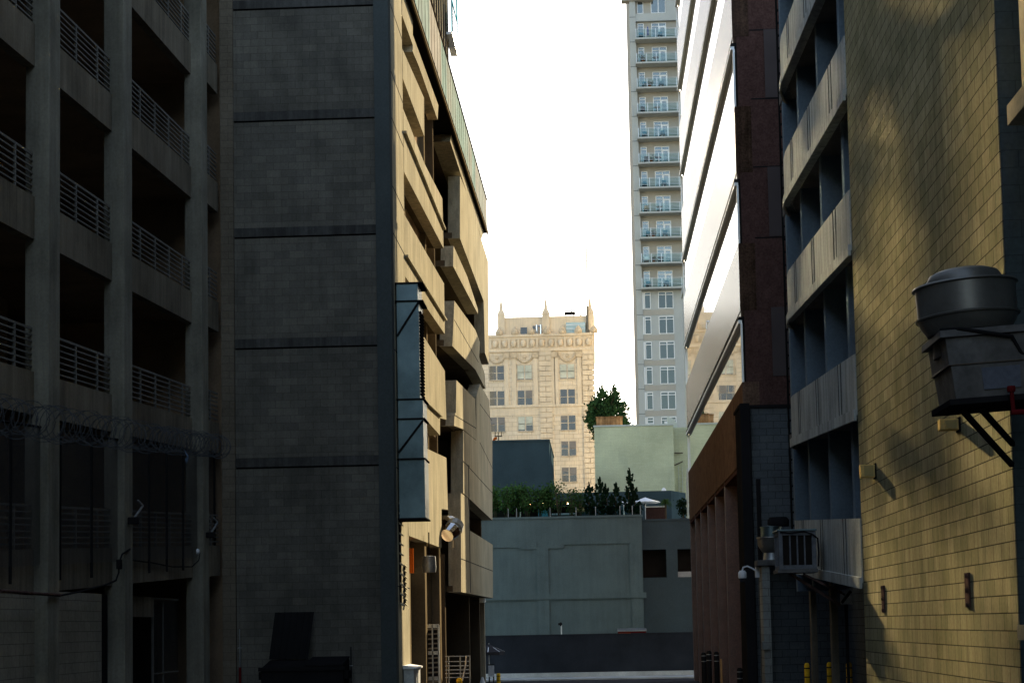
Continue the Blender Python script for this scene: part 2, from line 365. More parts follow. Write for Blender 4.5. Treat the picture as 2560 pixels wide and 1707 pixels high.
coil(37.1,44.3,40,'tightly wound razor wire coil with blue plastic caught in it',6.44,6.98,.27)
def plastic():
    c=PX(466,1140,-9.55); m=MB()
    P=[(-.10,.10,.16),(.0,.16,.14),(.03,.05,.05),(.14,-.02,-.02),(.08,-.02,-.17),(-.02,.02,-.08),(.01,.12,.02),(-.06,.2,.0)]
    vs=[c+Vector((random.uniform(-.05,.05),p[0],p[2])) for p in P]+[c+Vector((.05,.0,0))]
    m.add(vs,[(i,(i+1)%8,8) for i in range(8)]); tag(m.build('plastic_bag',MT['plastic']),'torn scrap of blue plastic caught in the razor wire','plastic bag')
plastic()

def small_left_items():
    # round white lamp, black floodlights on brackets, cables on the columns
    p=PX(497,1378,-9.93); m=MB(); m.lathe((0,0,0),[(.0,0),(.07,.0),(.075,.03),(.05,.06),(0,.07)],16,Matrix.Rotation(R(90),3,'Y'))
    m.v=[tuple(Vector(v)+p-Vector((.05,0,0))) for v in m.v]
    tag(m.build('round_wall_light',MT['cam_white'],None,True),'small round white light fixed to the garage column nearest the gray block wall','wall light')
    for (px,py,lab) in ((330,1300,'black floodlight on the side of the middle garage column'),(524,1336,'black floodlight with angled bracket beside the gray block wall')):
        p=PX(px,py,-9.9); g=thing('floodlight',lab,'floodlight',p,'floodlights on the garage columns')
        m=MB(); m.box(p.x-.1,p.x+.12,p.y,p.y+.12,p.z-.08,p.z+.07); m.build('lamp_head',MT['black'],g,bevel=.02)
        m=MB(); m.bar(p+Vector((.0,.06,.0)),p+Vector((.05,.7,.36)),.035); m.bar(p+Vector((.05,.7,.36)),p+Vector((.02,.4,.46)),.03); m.build('bracket',MT['galv_dark'],g)
    m=MB(); X=-9.97
    pts=[PX(150,1488,X),PX(200,1478,X),PX(262,1462,X),PX(290,1450,X),PX(297,1430,X),PX(297,1410,X),PX(305,1385,X),PX(325,1372,X)]; m.tube(pts,.02,6)
    m.box(X-.03,X+.05,pts[5].y-.09,pts[5].y+.09,pts[5].z-.1,pts[5].z+.1)
    tag(m.build('electric_cable',MT['black']),'black cable and switch box running up the middle garage column','cable','cables on the garage')
    m=MB(); m.tube([PX(333,1400,-10.2),PX(380,1406,-10.2),PX(430,1416,-10.2),PX(480,1416,-10.1),PX(497,1400,-9.95),PX(500,1382,-9.95)],.016,6)
    tag(m.build('electric_cable',MT['black']),'black cable sagging across the beam to the round white light','cable','cables on the garage')
    m=MB(); m.tube([PX(0,1476,-9.95),PX(90,1483,-9.95),PX(150,1487,-9.95)],.03,8)
    tag(m.build('conduit_pipe',MT['rust_plate']),'gray conduit running along the nearest garage bay','pipe')
small_left_items()

# ------------------------------------------------------------------ gray block stair tower
MT['cmu_corner']=mat('brownish_corner_block',(.13,.112,.085),.9,.25,.6,brick=('y',.406,.203,.006,(.08,.07,.055),(.15,.13,.10)))
def stair_tower():
    g=thing('stair_tower','tall gray block wall tower with dark slab bands and smooth pilaster','building',(-7.5,47,0))
    zc=[6.53,9.75,12.78,15.98,19.1,22.2]; zs=[ -.1]+zc
    x0,x1=-9.6,-5.74
    for i in range(len(zc)):
        lo=zs[i]+(.02 if i else 0); hi=zc[i]-.03
        MB().box(x0,x1,45.5,45.9,lo+(.24 if i else 0),hi).build('block_panel',MT['cmu_gray'],g)
        if i: MB().box(x0,x1,45.47,45.9,zc[i-1]+.012,zc[i-1]+.25).build('slab_band',MT['band_dark'],g)
    MB().box(x0,x1,45.55,45.9,-.1,22.2).build('backing_wall',MT['black'],g)
    MB().box(-5.74,-5.34,45.42,46.0,-.1,24).build('pilaster',MT['smooth_gray'],g)
    MB().box(-9.95,-9.6,45.35,45.9,-.1,24).build('corner_pier',MT['cmu_corner'],g)
    MB().box(-9.6,-5.74,45.5,52,22.2,24).build('parapet',MT['cmu_gray'],g)
    MB().box(-13,-5.9,45.92,60,-.1,22).build('core_wall',MT['garage_in'],g)
stair_tower()

def dumpster():
    Y=43.6; s=4300/Y
    p0=PY(648,1640,Y); p1=PY(858,1707,Y); x0,x1=PY(652,1650,Y).x,PY(857,1650,Y).x; zt=PY(750,1648,Y).z
    g=thing('dumpster','black dumpster with one lid propped open against the gray wall','dumpster',((x0+x1)/2,Y,0))
    m=MB(); m.prism([(x0,Y,.15),(x0,Y+1.2,.15),(x0,Y+1.2,zt-.02),(x0,Y,zt-.2)],(x1-x0,0,0)); m.build('body',MT['black'],g,bevel=.02)
    m=MB(); m.box(x0-.06,x1+.06,Y-.05,Y,zt-.28,zt-.18); m.box(x0-.1,x0,Y+.2,Y+.9,zt-.5,zt-.3); m.box(x1,x1+.1,Y+.2,Y+.9,zt-.5,zt-.3); m.build('rim',MT['black'],g)
    a=PY(682,1530,Y+1.15); xl0,xl1=PY(682,1540,Y+1.15).x,PY(780,1540,Y+1.15).x
    m=MB(); m.prism([(xl0-.1,Y+1.1,zt),(xl1-.12,Y+1.1,zt),(xl1,Y+1.45,a.z),(xl0,Y+1.45,a.z)],(0,.04,0))
    for k in range(6):
        t=(k+.5)/6; m.bar((xl0-.1+(xl1-.02-xl0)*t,Y+1.1,zt),(xl0+(xl1-xl0)*t,Y+1.44,a.z),.03)
    m.build('lid',MT['black'],g)
    m=MB(); m.prism([(xl1,Y+.02,zt-.17),(x1,Y+.02,zt-.17),(x1,Y+1.2,zt+.01),(xl1,Y+1.2,zt+.01)],(0,0,.04)); m.build('lid',MT['black'],g)
    for x in (x0+.2,x1-.2):
        m=MB(); m.lathe((x,Y+.2,.08),[(.08,-.03),(.08,.03)],12,Matrix.Rotation(R(90),3,'Y')); m.build('wheel',MT['black'],g)
    # marker posts against the wall
    for px,py,top,mt,lab in ((600,1660,1572,'red','thin post with red lower half left of the dumpster'),(878,1660,1616,'black','thin dark rod leaning by the wall right of the dumpster')):
        a=PY(px,1700,45.3); t=PY(px,top,45.3); gg=thing('marker_post',lab,'post',(a.x,45.3,0))
        m=MB(); m.tube([(a.x,45.3,0),(a.x,45.3,a.z+.35 if mt=='red' else t.z)],.035 if mt=='red' else .015,8); m.build('lower_pole',MT[mt],gg)
        m=MB(); m.tube([(a.x,45.3,a.z+.3),(a.x,45.3,t.z)],.014,8); m.box(a.x-.05,a.x+.05,45.28,45.32,t.z-.5,t.z-.48); m.build('upper_pole',MT['galv_dark'],gg)
dumpster()

# ------------------------------------------------------------------ sunlit concrete garage (left, beyond the tower)
FX=-5.34
def facade():
    g=thing('concrete_building','tan board formed concrete building with stepped sloping bands and glass balustrade on top','building',(FX,66,0))
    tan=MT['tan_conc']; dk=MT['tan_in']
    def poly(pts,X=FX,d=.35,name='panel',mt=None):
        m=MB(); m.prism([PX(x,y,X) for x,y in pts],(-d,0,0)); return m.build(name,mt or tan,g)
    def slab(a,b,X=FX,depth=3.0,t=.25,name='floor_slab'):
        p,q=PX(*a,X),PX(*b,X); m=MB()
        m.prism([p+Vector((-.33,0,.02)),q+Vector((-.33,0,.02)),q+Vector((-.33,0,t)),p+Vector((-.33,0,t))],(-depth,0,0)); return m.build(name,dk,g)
    # near section ---------------------------------------------------
    Y0=46.0; Ys=48.85
    MB().box(FX,FX-.35,Y0,Ys,-.2,24).build('wall_strip',tan,g)
    # groove lines on the strip
    m=MB()
    for z in (3.3,6.5,9.7,12.9,14.2,16.1,17.4,19.3): m.bar((FX+.001,Y0,z),(FX+.001,Ys,z),.012,.03)
    m.build('joint_lines',MT['band_dark'],g)
    bandsN=[[(1005,-120),(1005,38),(1032,113),(1032,-70)],
            [(1006,123),(1060,245),(1061,342),(1007,197)],
            [(1032,88),(1096,264),(1094,300),(1048,168),(1032,130)],
            [(1008,273),(1062,411),(1106,497),(1109,621),(1010,430)],
            [(1010,535),(1110,709),(1112,835),(1013,691)],
            [(1040,800),(1056,835),(1112,927),(1116,1049),(1100,1044),(1100,1088),(1056,1038),(1040,1020)],
            [(1040,1098),(1057,1116),(1116,1144),(1120,1274),(1104,1271),(1104,1369),(1021,1338),(1021,1296),(1040,1300)]]
    for p in bandsN: poly(p)
    # thin shadow lips along the bands
    for a,b in (((1008,330),(1108,573)),((1012,640),(1111,800)),((1057,1000),(1100,1040))):
        p,q=PX(*a,FX),PX(*b,FX); m=MB(); m.bar(p+Vector((.05,0,0)),q+Vector((.05,0,0)),.10,.07); m.build('drip_ledge',tan,g)
    for a,b in (((1007,197),(1061,342)),((1010,430),(1109,621)),((1013,691),(1112,835)),((1056,1038),(1112,1095)),((1021,1338),(1104,1369)),((1005,38),(1075,230))): slab(a,b)
    # deep vertical piers that show a thin sunlit edge
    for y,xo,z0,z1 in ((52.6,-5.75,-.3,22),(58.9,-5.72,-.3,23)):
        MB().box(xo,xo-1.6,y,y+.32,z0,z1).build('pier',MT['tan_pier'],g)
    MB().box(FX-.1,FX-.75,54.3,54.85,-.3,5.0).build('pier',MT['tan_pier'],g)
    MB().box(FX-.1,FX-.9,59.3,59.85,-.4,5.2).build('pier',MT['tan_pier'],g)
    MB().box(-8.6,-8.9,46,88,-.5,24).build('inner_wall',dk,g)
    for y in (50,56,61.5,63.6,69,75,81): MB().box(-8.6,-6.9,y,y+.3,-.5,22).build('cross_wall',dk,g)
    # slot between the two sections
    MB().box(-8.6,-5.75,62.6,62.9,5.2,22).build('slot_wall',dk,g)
    # far section ----------------------------------------------------
    far=[[(1129.5,325),(1213.6,570),(1204,597),(1125.6,354)],
         [(1150,440),(1174,500),(1204,600),(1220.5,653),(1222,911),(1212.5,882),(1209,752),(1150,596)],
         [(1134,615),(1168,691),(1195,774),(1195,785),(1133,666)],
         [(1136,752),(1188.6,825),(1200,856),(1198,893),(1212,935),(1214,972),(1188.6,924),(1131,865)],
         [(1141,950),(1187.5,997),(1191,1100),(1157,1072),(1135,1064),(1136.5,1037),(1140,1030)],
         [(1200,960),(1222,998),(1231,1108),(1231,1300),(1170,1243),(1158,1232),(1158,1075),(1191,1101),(1191,990)],
         [(1152,1232),(1170,1244),(1175,1326),(1213,1349),(1232,1361),(1232.5,1494.6),(1153,1479)]]
    for i,p in enumerate(far): poly(p,d=.5 if i else .7)
    for a,b,d in (((1125.6,354),(1204,597),2.2),((1150,596),(1209,752),2.6),((1133,666),(1195,785),2.8),((1131,865),(1188,924),2.8),((1188,924),(1214,972),2.6),((1135,1064),(1191,1100),2.6),((1170,1243),(1231,1300),2.6),((1153,1479),(1232,1494),2.8)): slab(a,b,depth=d)
    # joints on the far panels
    m=MB()
    for a,b in (((1158,1152),(1231,1232)),((1158,1154),(1174,1166)),((1200,1010),(1229,1050)),((1200,1106),(1231,1170)),((1153,1396),(1232.5,1427)),((1136,1037),(1190,1070)),((1136,800),(1196,905))):
        m.bar(PX(*a,FX+.002),PX(*b,FX+.002),.01,.035)
    m.build('joint_lines',MT['band_dark'],g)
    MB().box(FX+.004,FX-.4,PX(1174,1400,FX).y,PX(1174,1400,FX).y+.45,3.6,9.0).build('joint_slot',MT['band_dark'],g)
    # ground storey piers
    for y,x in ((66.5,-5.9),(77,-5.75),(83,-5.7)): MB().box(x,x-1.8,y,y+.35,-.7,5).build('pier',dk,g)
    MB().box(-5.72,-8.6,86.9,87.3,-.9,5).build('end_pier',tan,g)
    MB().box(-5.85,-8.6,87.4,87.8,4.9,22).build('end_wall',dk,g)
    # roof terrace balustrade
    y0,y1=49.2,86.2; BXX=FX+.14
    zl=lambda y:21.13+.0302*(y-50.77); zu=lambda y:zl(y)+2.03-.0134*(y-56.6)
    m=MB(); m.prism([(FX+.2,y0,zl(y0)-.1),(FX+.2,y1,zl(y1)-.1),(FX+.2,y1,zl(y1)),(FX+.2,y0,zl(y0))],(-2.6,0,0)); m.build('roof_ledge',MT['matte_black'],g)
    m=MB(); m.prism([(FX+.2,y0,zl(y0)-.2),(FX+.2,y1,zl(y1)-.2),(FX+.2,y1,zl(y1)-.1),(FX+.2,y0,zl(y0)-.1)],(-.05,0,0)); m.build('ledge_trim',MT['tan_pier'],g)
    gs=MB(); gs.prism([(BXX,y0,zl(y0)),(BXX,y1,zl(y1)),(BXX,y1,zu(y1)),(BXX,y0,zu(y0))],(-.03,0,0)); go=gs.build('glass_balustrade',MT['glass_strip'],g)
    m=MB(); n=34
    for j in range(n+1):
        y=y0+(y1-y0)*j/n; m.box(FX+.1,FX+.146,y-.03,y+.03,zl(y),zu(y)+.02)
    m.bar((BXX,y0,zu(y0)),(BXX,y1,zu(y1)),.08,.05); m.build('mullions',MT['mullion'],go)
    # set back upper storeys
    UX=-6.45
    MB().box(UX,-12,48.5,79.2,21.5,36).build('upper_wall',tan,g)
    m=MB()
    for j in range(27): m.box(UX,UX+.06,48.6+j*1.15,48.68+j*1.15,21.5,36)
    m.build('upper_ribs',MT['mullion'],g)
    bz=PY(1130,118,79.6).z; bx=PY(1139,70,79.4).x
    m=MB(); m.box(UX,bx,77.5,80.6,bz-.12,bz); bo=m.build('balcony',MT['alu'],g)
    m=MB(); m.box(bx-.02,bx,77.5,80.6,bz,bz+1.4); m.box(UX,bx,80.58,80.6,bz,bz+3); m.build('balcony_glass',MT['rail_glass'],bo)
    m=MB(); m.box(bx-.05,bx+.02,77.48,77.54,bz,bz+1.5); m.box(bx-.05,bx+.02,80.56,80.62,bz,bz+3); m.box(bx-.05,bx+.02,77.5,80.6,bz+1.4,bz+1.48); m.build('balcony_frame',MT['teal_paint'],bo)
    m=MB(); m.box(UX-.6,UX-1.4,76.5,84,21.5,21.9); m.build('parapet',tan,g)
facade()

def left_duct():
    x0,x1=-5.30,-4.62; y0,y1=46.25,47.35
    zt=PX(1010,708,-5).z; f=lambda py: PY(1020,py,46.25).z
    g=thing('exhaust_duct','tall galvanised exhaust duct with braces hanging on the sunlit concrete wall','duct',((x0+x1)/2,46.8,f(1296)))
    m=MB(); m.box(x0,x1-.1,y0,y1,f(752),f(708)); m.build('top_hood',MT['galv'],g)
    m=MB(); m.box(x0,x1-.08,y0,y1,f(997),f(755)); m.build('shaft',MT['galv'],g)
    m=MB(); m.box(x0,x1,y0,y1,f(1146),f(1000)); m.build('shaft',MT['galv'],g)
    m=MB(); m.box(x0,x1+.02,y0+.02,y1,f(1296),f(1148)); m.build('shaft',MT['galv'],g)
    for py in (753,998,1047,1147,708,1296):
        m=MB(); m.box(x0-.04,x1+.05,y0-.05,y1+.05,f(py)-.02,f(py)+.02); m.build('flange',MT['black'],g)
    m=MB(); m.bar((x1-.08,y0-.03,f(757)),(x0,y0-.03,f(840)),.05); m.build('brace',MT['black'],g); MB().bar((x1,y0-.03,f(1052)),(x0,y0-.03,f(1131)),.05).build('brace',MT['black'],g)
    m=MB()
    for k in range(26):
        z=f(985)+(f(780)-f(985))*k/25; m.box(x1-.08,x1-.03,y0+.15,y1-.1,z,z+.04)
    m.build('louver',MT['black'],g)
    # louvered vents on the strip below
    for a,b,ya,yb,lab in ((1262,1510,46.3,46.75,'tall louvered vent on the tan wall strip just beside the pilaster'),(1412,1510,47.4,47.75,'short louvered vent on the tan wall strip, farther from the pilaster')):
        z1,z0=PX(1000,a,FX).z,PX(1000,b,FX).z
        gg=thing('wall_vent',lab,'vent',(FX,ya,z0),'louvered vents below the duct')
        MB().box(FX+.006,FX+.02,ya,yb,z0,z1).build('backing',MT['black'],gg)
        n=10 if b-a>150 else 7; m=MB()
        for k in range(n+1):
            z=z0+(z1-z0)*k/n; m.prism([(FX+.02,ya,z),(FX+.09,ya,z-.05),(FX+.09,ya,z-.02),(FX+.02,ya,z+.05)],(0,yb-ya,0))
        m.build('slats',MT['tan_conc'],gg)
    # shiny elbow
    Y=60.6; s=Y/4300; 
    def P(px,py,Y=Y): return PY(px,py,Y)
    g=thing('duct_elbow','shiny curved metal duct elbow poking out of the concrete wall','duct',P(1130,1318))
    c=[P(1090,1300,61.2),P(1108,1303,60.9),P(1124,1309,60.7),P(1134,1318,60.6),P(1136,1331,60.6)]
    pts=[Vector((-6.2,60.9,5.9)),Vector((-5.5,60.9,5.9)),Vector((-5.15,60.8,5.86)),Vector((-4.95,60.7,5.72)),Vector((-4.88,60.65,5.5)),Vector((-4.98,60.6,5.22))]
    pp=[P(1085,1313,61.4),P(1112,1307,61.1),P(1126,1310,60.9),P(1135,1318,60.7),P(1136,1328,60.5),P(1128,1340,60.3)]
    m=MB(); m.tube([P(1092,1322,61.5),P(1108,1308,61.1),P(1124,1309,60.9),P(1136,1316,60.7)],[.3,.3,.3,.3],12); m.build('upper_segment',MT['shiny'],g)
    m=MB(); m.tube([P(1136,1316,60.7),P(1130,1326,60.4),P(1118,1338,60.1)],[.29,.3,.24],12); m.build('lower_segment',MT['shiny'],g)
    m=MB(); m.tube([P(1138,1312,60.7),P(1134,1322,60.5)],[.32,.32],12); m.build('collar',MT['galv_dark'],g)
    m=MB(); m.tube([P(1134,1326,61),P(1134,1368,61)],.04,8); m.build('drip_pipe',MT['alu'],g)
left_duct()

def left_street_items():
    # orange panel, lamp can, gate, railing, cabinet, bollards, cone
    a=PY(1021,1370,50.2); b=PY(1034,1432,50.2); g=thing('orange_sign','orange panel in the dark bay under the concrete band','sign',(a.x,50.2,b.z))
    MB().box(a.x,b.x,50.2,50.26,b.z,a.z).build('panel',MT['orange'],g); MB().box(a.x-.04,a.x,50.2,50.26,b.z-.3,a.z+.3).build('bracket',MT['black'],g)
    p=PY(1073,1410,53.5); g=thing('hanging_lamp','dark cylinder lamp hanging in the concrete garage entry','lamp',p)
    m=MB(); m.lathe(p+Vector((0,0,-.25)),[(.0,0),(.2,0),(.22,.15),(.2,.5),(.0,.52)],20); m.build('shade',MT['galv_dark'],g,True)
    m=MB(); m.tube([p+Vector((0,0,.27)),p+Vector((0,0,1.0))],.02); m.build('stem',MT['black'],g)
    Y=55.6; x0,x1=PY(1066,1600,Y).x,PY(1096,1600,Y).x; zt=PY(1080,1561,Y).z; zm=PY(1080,1628,Y).z; zl=PY(1080,1692,Y).z
    g=thing('slatted_gate','metal slatted gate in the ground bay of the concrete building','gate',((x0+x1)/2,Y,-.2))
    m=MB()
    for z in (zt,zm,zl): m.box(x0,x1,Y,Y+.08,z-.1,z+.02)
    m.box(x0-.03,x0+.02,Y,Y+.06,-.3,zt); m.box(x1-.02,x1+.03,Y,Y+.06,-.3,zt); m.box((x0+x1)/2-.02,(x0+x1)/2+.02,Y,Y+.06,-.3,zt); m.build('frame',MT['galv_dark'],g)
    m=MB()
    for k in range(16):
        z=-.2+(zt+.2)*k/16; m.bar((x0,Y+.03,z),(x1,Y+.03,z+.02),.02,.05)
    m.build('slats',MT['rail'],g); MB().box(x0,x1,Y+.09,Y+.1,-.3,zt).build('backing',MT['black'],g)
    Y=62.5; g=thing('metal_railing','galvanised pipe railing at the stair in the dark ground bay','railing',(PY(1145,1700,Y).x,Y,-.4))
    m=MB()
    for py in (1640,1653,1664,1674,1683,1693): m.tube([PY(1113,py,Y),PY(1175,py-1,Y)],.02,6)
    m.build('rails',MT['galv_dark'],g)
    for px in (1121,1150,1174): 
        m=MB(); m.tube([PY(px,1638,Y),(PY(px,1638,Y).x,Y,-.4)],.025,6); m.build('post',MT['galv_dark'],g)
    m=MB(); m.tube([PY(1166,1638,Y-.5),PY(1164,1662,Y-.5),PY(1156,1700,Y-.8)],.03,8); m.build('handrail',MT['alu'],g)
    # notice box by the strip
    Y=48.0; a=PX(998,1674,FX+.25); g=thing('utility_cabinet','utility cabinet with pale sloping cap at the foot of the tan strip','cabinet',(FX+.2,48,0))
    MB().box(FX+.02,FX+.3,46.9,48.6,0,a.z-.05).build('body',MT['galv_dark'],g)
    m=MB(); m.prism([(FX+.01,46.8,a.z-.05),(FX+.36,46.8,a.z-.05),(FX+.36,46.8,a.z-.01),(FX+.01,46.8,a.z+.05)],(0,1.9,0)); m.build('cap',MT['white'],g)
    for px,py,Y,lab in ((1148,1694,60.5,'short yellow bollard beside the pipe railing'),(1246,1682,84,'yellow bollard near the dark market umbrella at the alley end')):
        bollard(px,py,Y,'yellow',lab,'yellow bollards on the left',.10)
    p=PY(1206,1691,80); g=thing('traffic_cone','pale traffic cone at the far left alley corner','traffic cone',(p.x,80,ground_z(80)))
    m=MB(); z=ground_z(80); m.lathe((p.x,80,z),[(.2,0.0),(.2,.03),(.15,.04),(.04,p.z-z)],14); m.build('cone',MT['canvas_white'],g); MB().box(p.x-.24,p.x+.24,79.76,80.24,z,z+.03).build('base',MT['orange'],g)
    Y=86; x0,x1=PY(1221,1675,Y).x,PY(1235,1675,Y).x; z0,z1=PY(1228,1690,Y).z,PY(1228,1662,Y).z
    g=thing('notice_board','white notice board on dark stand at the far left alley corner','notice board',((x0+x1)/2,Y,ground_z(Y)))
    MB().box(x0,x1,Y,Y+.06,z0,z1).build('board',MT['canvas_white'],g)
    m=MB(); m.box(x0-.03,x1+.03,Y-.01,Y+.08,z1,z1+.05); m.box(x0,x0+.06,Y+.06,Y+.12,ground_z(Y),z0); m.box(x1-.06,x1,Y+.06,Y+.12,ground_z(Y),z0); m.build('stand',MT['black'],g)
    Y=89; c=PY(1222,1609,Y); e=PY(1262,1630,Y); r=e.x-c.x; zg=ground_z(Y)
    g=thing('market_umbrella','dark market umbrella with pale edge at the far left alley corner','umbrella',(c.x,Y,zg))
    m=MB(); m.lathe((c.x,Y,0),[(.02,c.z),(r*.5,c.z-.2),(r,e.z+.05),(r*.98,e.z-.12),(r*.9,e.z+.02),(.02,c.z-.1)],8); m.build('canopy',MT['canvas_dark'],g)
    m=MB(); m.tube([(c.x,Y,zg),(c.x,Y,c.z+.05)],.03); m.build('pole',MT['alu'],g)
    m=MB()
    for k in range(8):
        a=2*math.pi*k/8; m.bar((c.x,Y,c.z-.02),(c.x+r*math.cos(a),Y+r*math.sin(a),e.z+.05),.04,.02)
    m.build('ribs',MT['alu'],g)
    p=PY(1206,1500,82); g=thing('wall_lamp','blue gray lamp under the lowest far concrete panel','lamp',p)
    MB().box(p.x-.14,p.x+.14,81.9,82.2,p.z-.1,p.z+.1).build('housing',MT['alu'],g); MB().box(p.x-.5,p.x-.14,82,82.05,p.z-.02,p.z+.02).build('arm',MT['black'],g)

def bollard(px,py,Y,mt,lab,group,r=.085):
    p=PY(px,py,Y); zg=ground_z(Y)
    g=thing('bollard',lab,'bollard',(p.x,Y,zg),group)
    m=MB(); m.lathe((p.x,Y,0),[(r,zg),(r,p.z-.06),(r*.8,p.z-.02),(r*.4,p.z),(0.001,p.z)],16); m.build('pipe',MT[mt],g,True)
    m=MB(); 
    for h in (.12,.34): m.lathe((p.x,Y,0),[(r*1.04,p.z-h-.03),(r*1.04,p.z-h)],16)
    m.build('stripe',MT['black'] if mt=='yellow' else MT['galv_dark'],g)
left_street_items()

# ------------------------------------------------------------------ centre: teal two storey building with roof terrace
def center():
    Y=97.0; g=thing('terrace_building','teal gray two storey building with raised frame mouldings and roof terrace','building',(-2,Y,-.8))
    X=lambda px,py=1450: PY(px,py,Y).x
    Z=lambda py,px=1400: PY(px,py,Y).z
    xr=X(1608); xl=-16; zt=Z(1290); tm=MT['teal_stucco']
    MB().box(xl,xr,Y,Y+14,-.9,zt-.12).build('main_wall',tm,g)
    MB().box(xl,xr+.05,Y-.06,Y+.4,zt-.12,zt).build('coping',tm,g)
    def strip(a,b,c,d,t=.07,name='raised_frame'): MB().box(X(a),X(b),Y-t,Y-.001,Z(d),Z(c)).build(name,tm,g)
    strip(1343,1372,1366,1484); strip(1575,1606,1362,1484); strip(1190,1608,1484,1497,.11,'belt_course'); strip(1345,1372,1498,1590); strip(1578,1606,1498,1590)
    strip(1190,1302,1352,1366,.07); strip(1302,1343,1352,1371,.069); strip(1372,1411,1352,1370,.069); strip(1411,1575,1352,1361,.07)
    strip(1599,1615,1484,1498,.16,'belt_return')
    strip(1190,1345,1498,1500,.05); strip(1372,1563,1498,1500,.05); 
    # right wing, set back
    y2=Y+.6; xw0=xr; xw1=14.5; bl=MT['blue_stucco']
    zt2=PY(1680,1296,y2).z; o=[(PY(1603,1400,y2).x,PY(1666,1400,y2).x,PY(1640,1443,y2).z,PY(1640,1373,y2).z),(PY(1694,1400,y2).x,PY(1722,1400,y2).x+3,PY(1710,1428,y2).z,PY(1710,1372,y2).z)]
    def wing(x0,x1,z0,z1,n='wing_wall'): MB().box(x0,x1,y2,y2+12,z0,z1).build(n,bl,g)
    wing(xw0,xw1,-.9,o[0][2]); wing(xw0,xw1,o[0][3],zt2-.1); wing(o[0][1],o[1][0],o[0][2],o[0][3]); wing(o[1][1],xw1,o[0][2],o[0][3]); 
    MB().box(o[1][0],o[1][1],y2+.1,y2+.3,o[0][2],o[1][2]).build('louver',MT['tower_conc'],g)
    for a in o: MB().box(a[0],a[1],y2+.9,y2+1,o[0][2],a[3]).build('dark_opening',MT['dark_void'],g)
    MB().box(xw0,xw1,y2-.04,y2+.3,zt2-.1,zt2).build('wing_coping',bl,g)
    MB().box(xl,xr-.3,Y+.5,Y+14,zt-.5,zt-.35).build('terrace_deck',MT['paving'],g)
    # glass railing on the terrace
    r=thing('glass_railing','clear glass railing with slim posts along the terrace edge','railing',(-2,Y+.2,zt))
    m=MB(); m.box(xl,xr-.05,Y+.2,Y+.215,zt,zt+.5); m.build('glass',MT['rail_glass'],r)
    for px in (1270,1291,1375,1440,1489,1550,1581,1611):
        x=min(X(px,1280),xr-.06); m=MB(); m.box(x-.02,x+.02,Y+.18,Y+.24,zt,zt+.52); m.build('post',MT['galv_dark'],r)
    return zt,zt2
ZT,ZT2=center()

def hoarding():
    Y=94.3; g=thing('street_wall','long dark navy wall along the far street','wall',(-1,Y,-.8))
    zt=PY(1460,1586,Y).z; MB().box(-16,14,Y,Y+.25,-.7,zt).build('wall',MT['hoarding'],g)
    MB().box(-16,14,Y-.12,Y,-.7,-.42).build('plinth',MT['paving'],g)
    MB().box(-16,14,Y-.02,Y+.27,zt,zt+.05).build('coping',MT['hoarding'],g)
    Y=95.4; x0,x1=PY(1545,1580,Y).x,PY(1615,1580,Y).x; z0,z1=PY(1580,1588,Y).z,PY(1580,1574,Y).z
    g=thing('awning','small red and cream awning showing over the dark street wall','awning',((x0+x1)/2,Y,z0))
    m=MB(); m.prism([(x0,Y-.2,z0),(x0,Y-.2,z1-.08),(x0,Y+.6,z1+.04),(x0,Y+.6,z0)],(x1-x0,0,0)); m.build('fascia',MT['red'],g)
    m=MB(); m.box(x0+.8,x1-.02,Y-.23,Y-.205,z0+.02,z0+.1); m.build('cream_stripe',MT['cream'],g)
    m=MB(); m.box(x0+.02,x0+.7,Y-.23,Y-.205,z0+.02,z0+.16); m.build('orange_patch',MT['orange'],g)
    m=MB(); m.prism([(x0-.03,Y-.25,z1-.07),(x0-.03,Y-.25,z1-.02),(x0-.03,Y+.6,z1+.10),(x0-.03,Y+.6,z1+.05)],(x1-x0+.06,0,0)); m.build('edge_trim',MT['galv_dark'],g)
    m=MB()
    for x in (x0+.1,x1-.1): m.box(x-.04,x+.04,Y+.3,Y+.38,-.8,z0)
    m.build('support',MT['black'],g)
    Y=95.8; p=PY(1401,1559,Y); g=thing('pole_light','small black light head on a pale pole behind the street wall','street lamp',(p.x+.05,Y,-.8))
    m=MB(); m.box(p.x-.12,p.x+.1,Y-.1,Y+.1,p.z-.06,p.z+.06); m.box(p.x-.02,p.x+.06,Y-.05,Y+.05,p.z-.12,p.z+.1); m.build('head',MT['black'],g,bevel=.02)
    m=MB(); m.tube([(p.x+.05,Y,-.8),(p.x+.05,Y,p.z-.05)],.035); m.build('pole',MT['alu'],g)
hoarding()

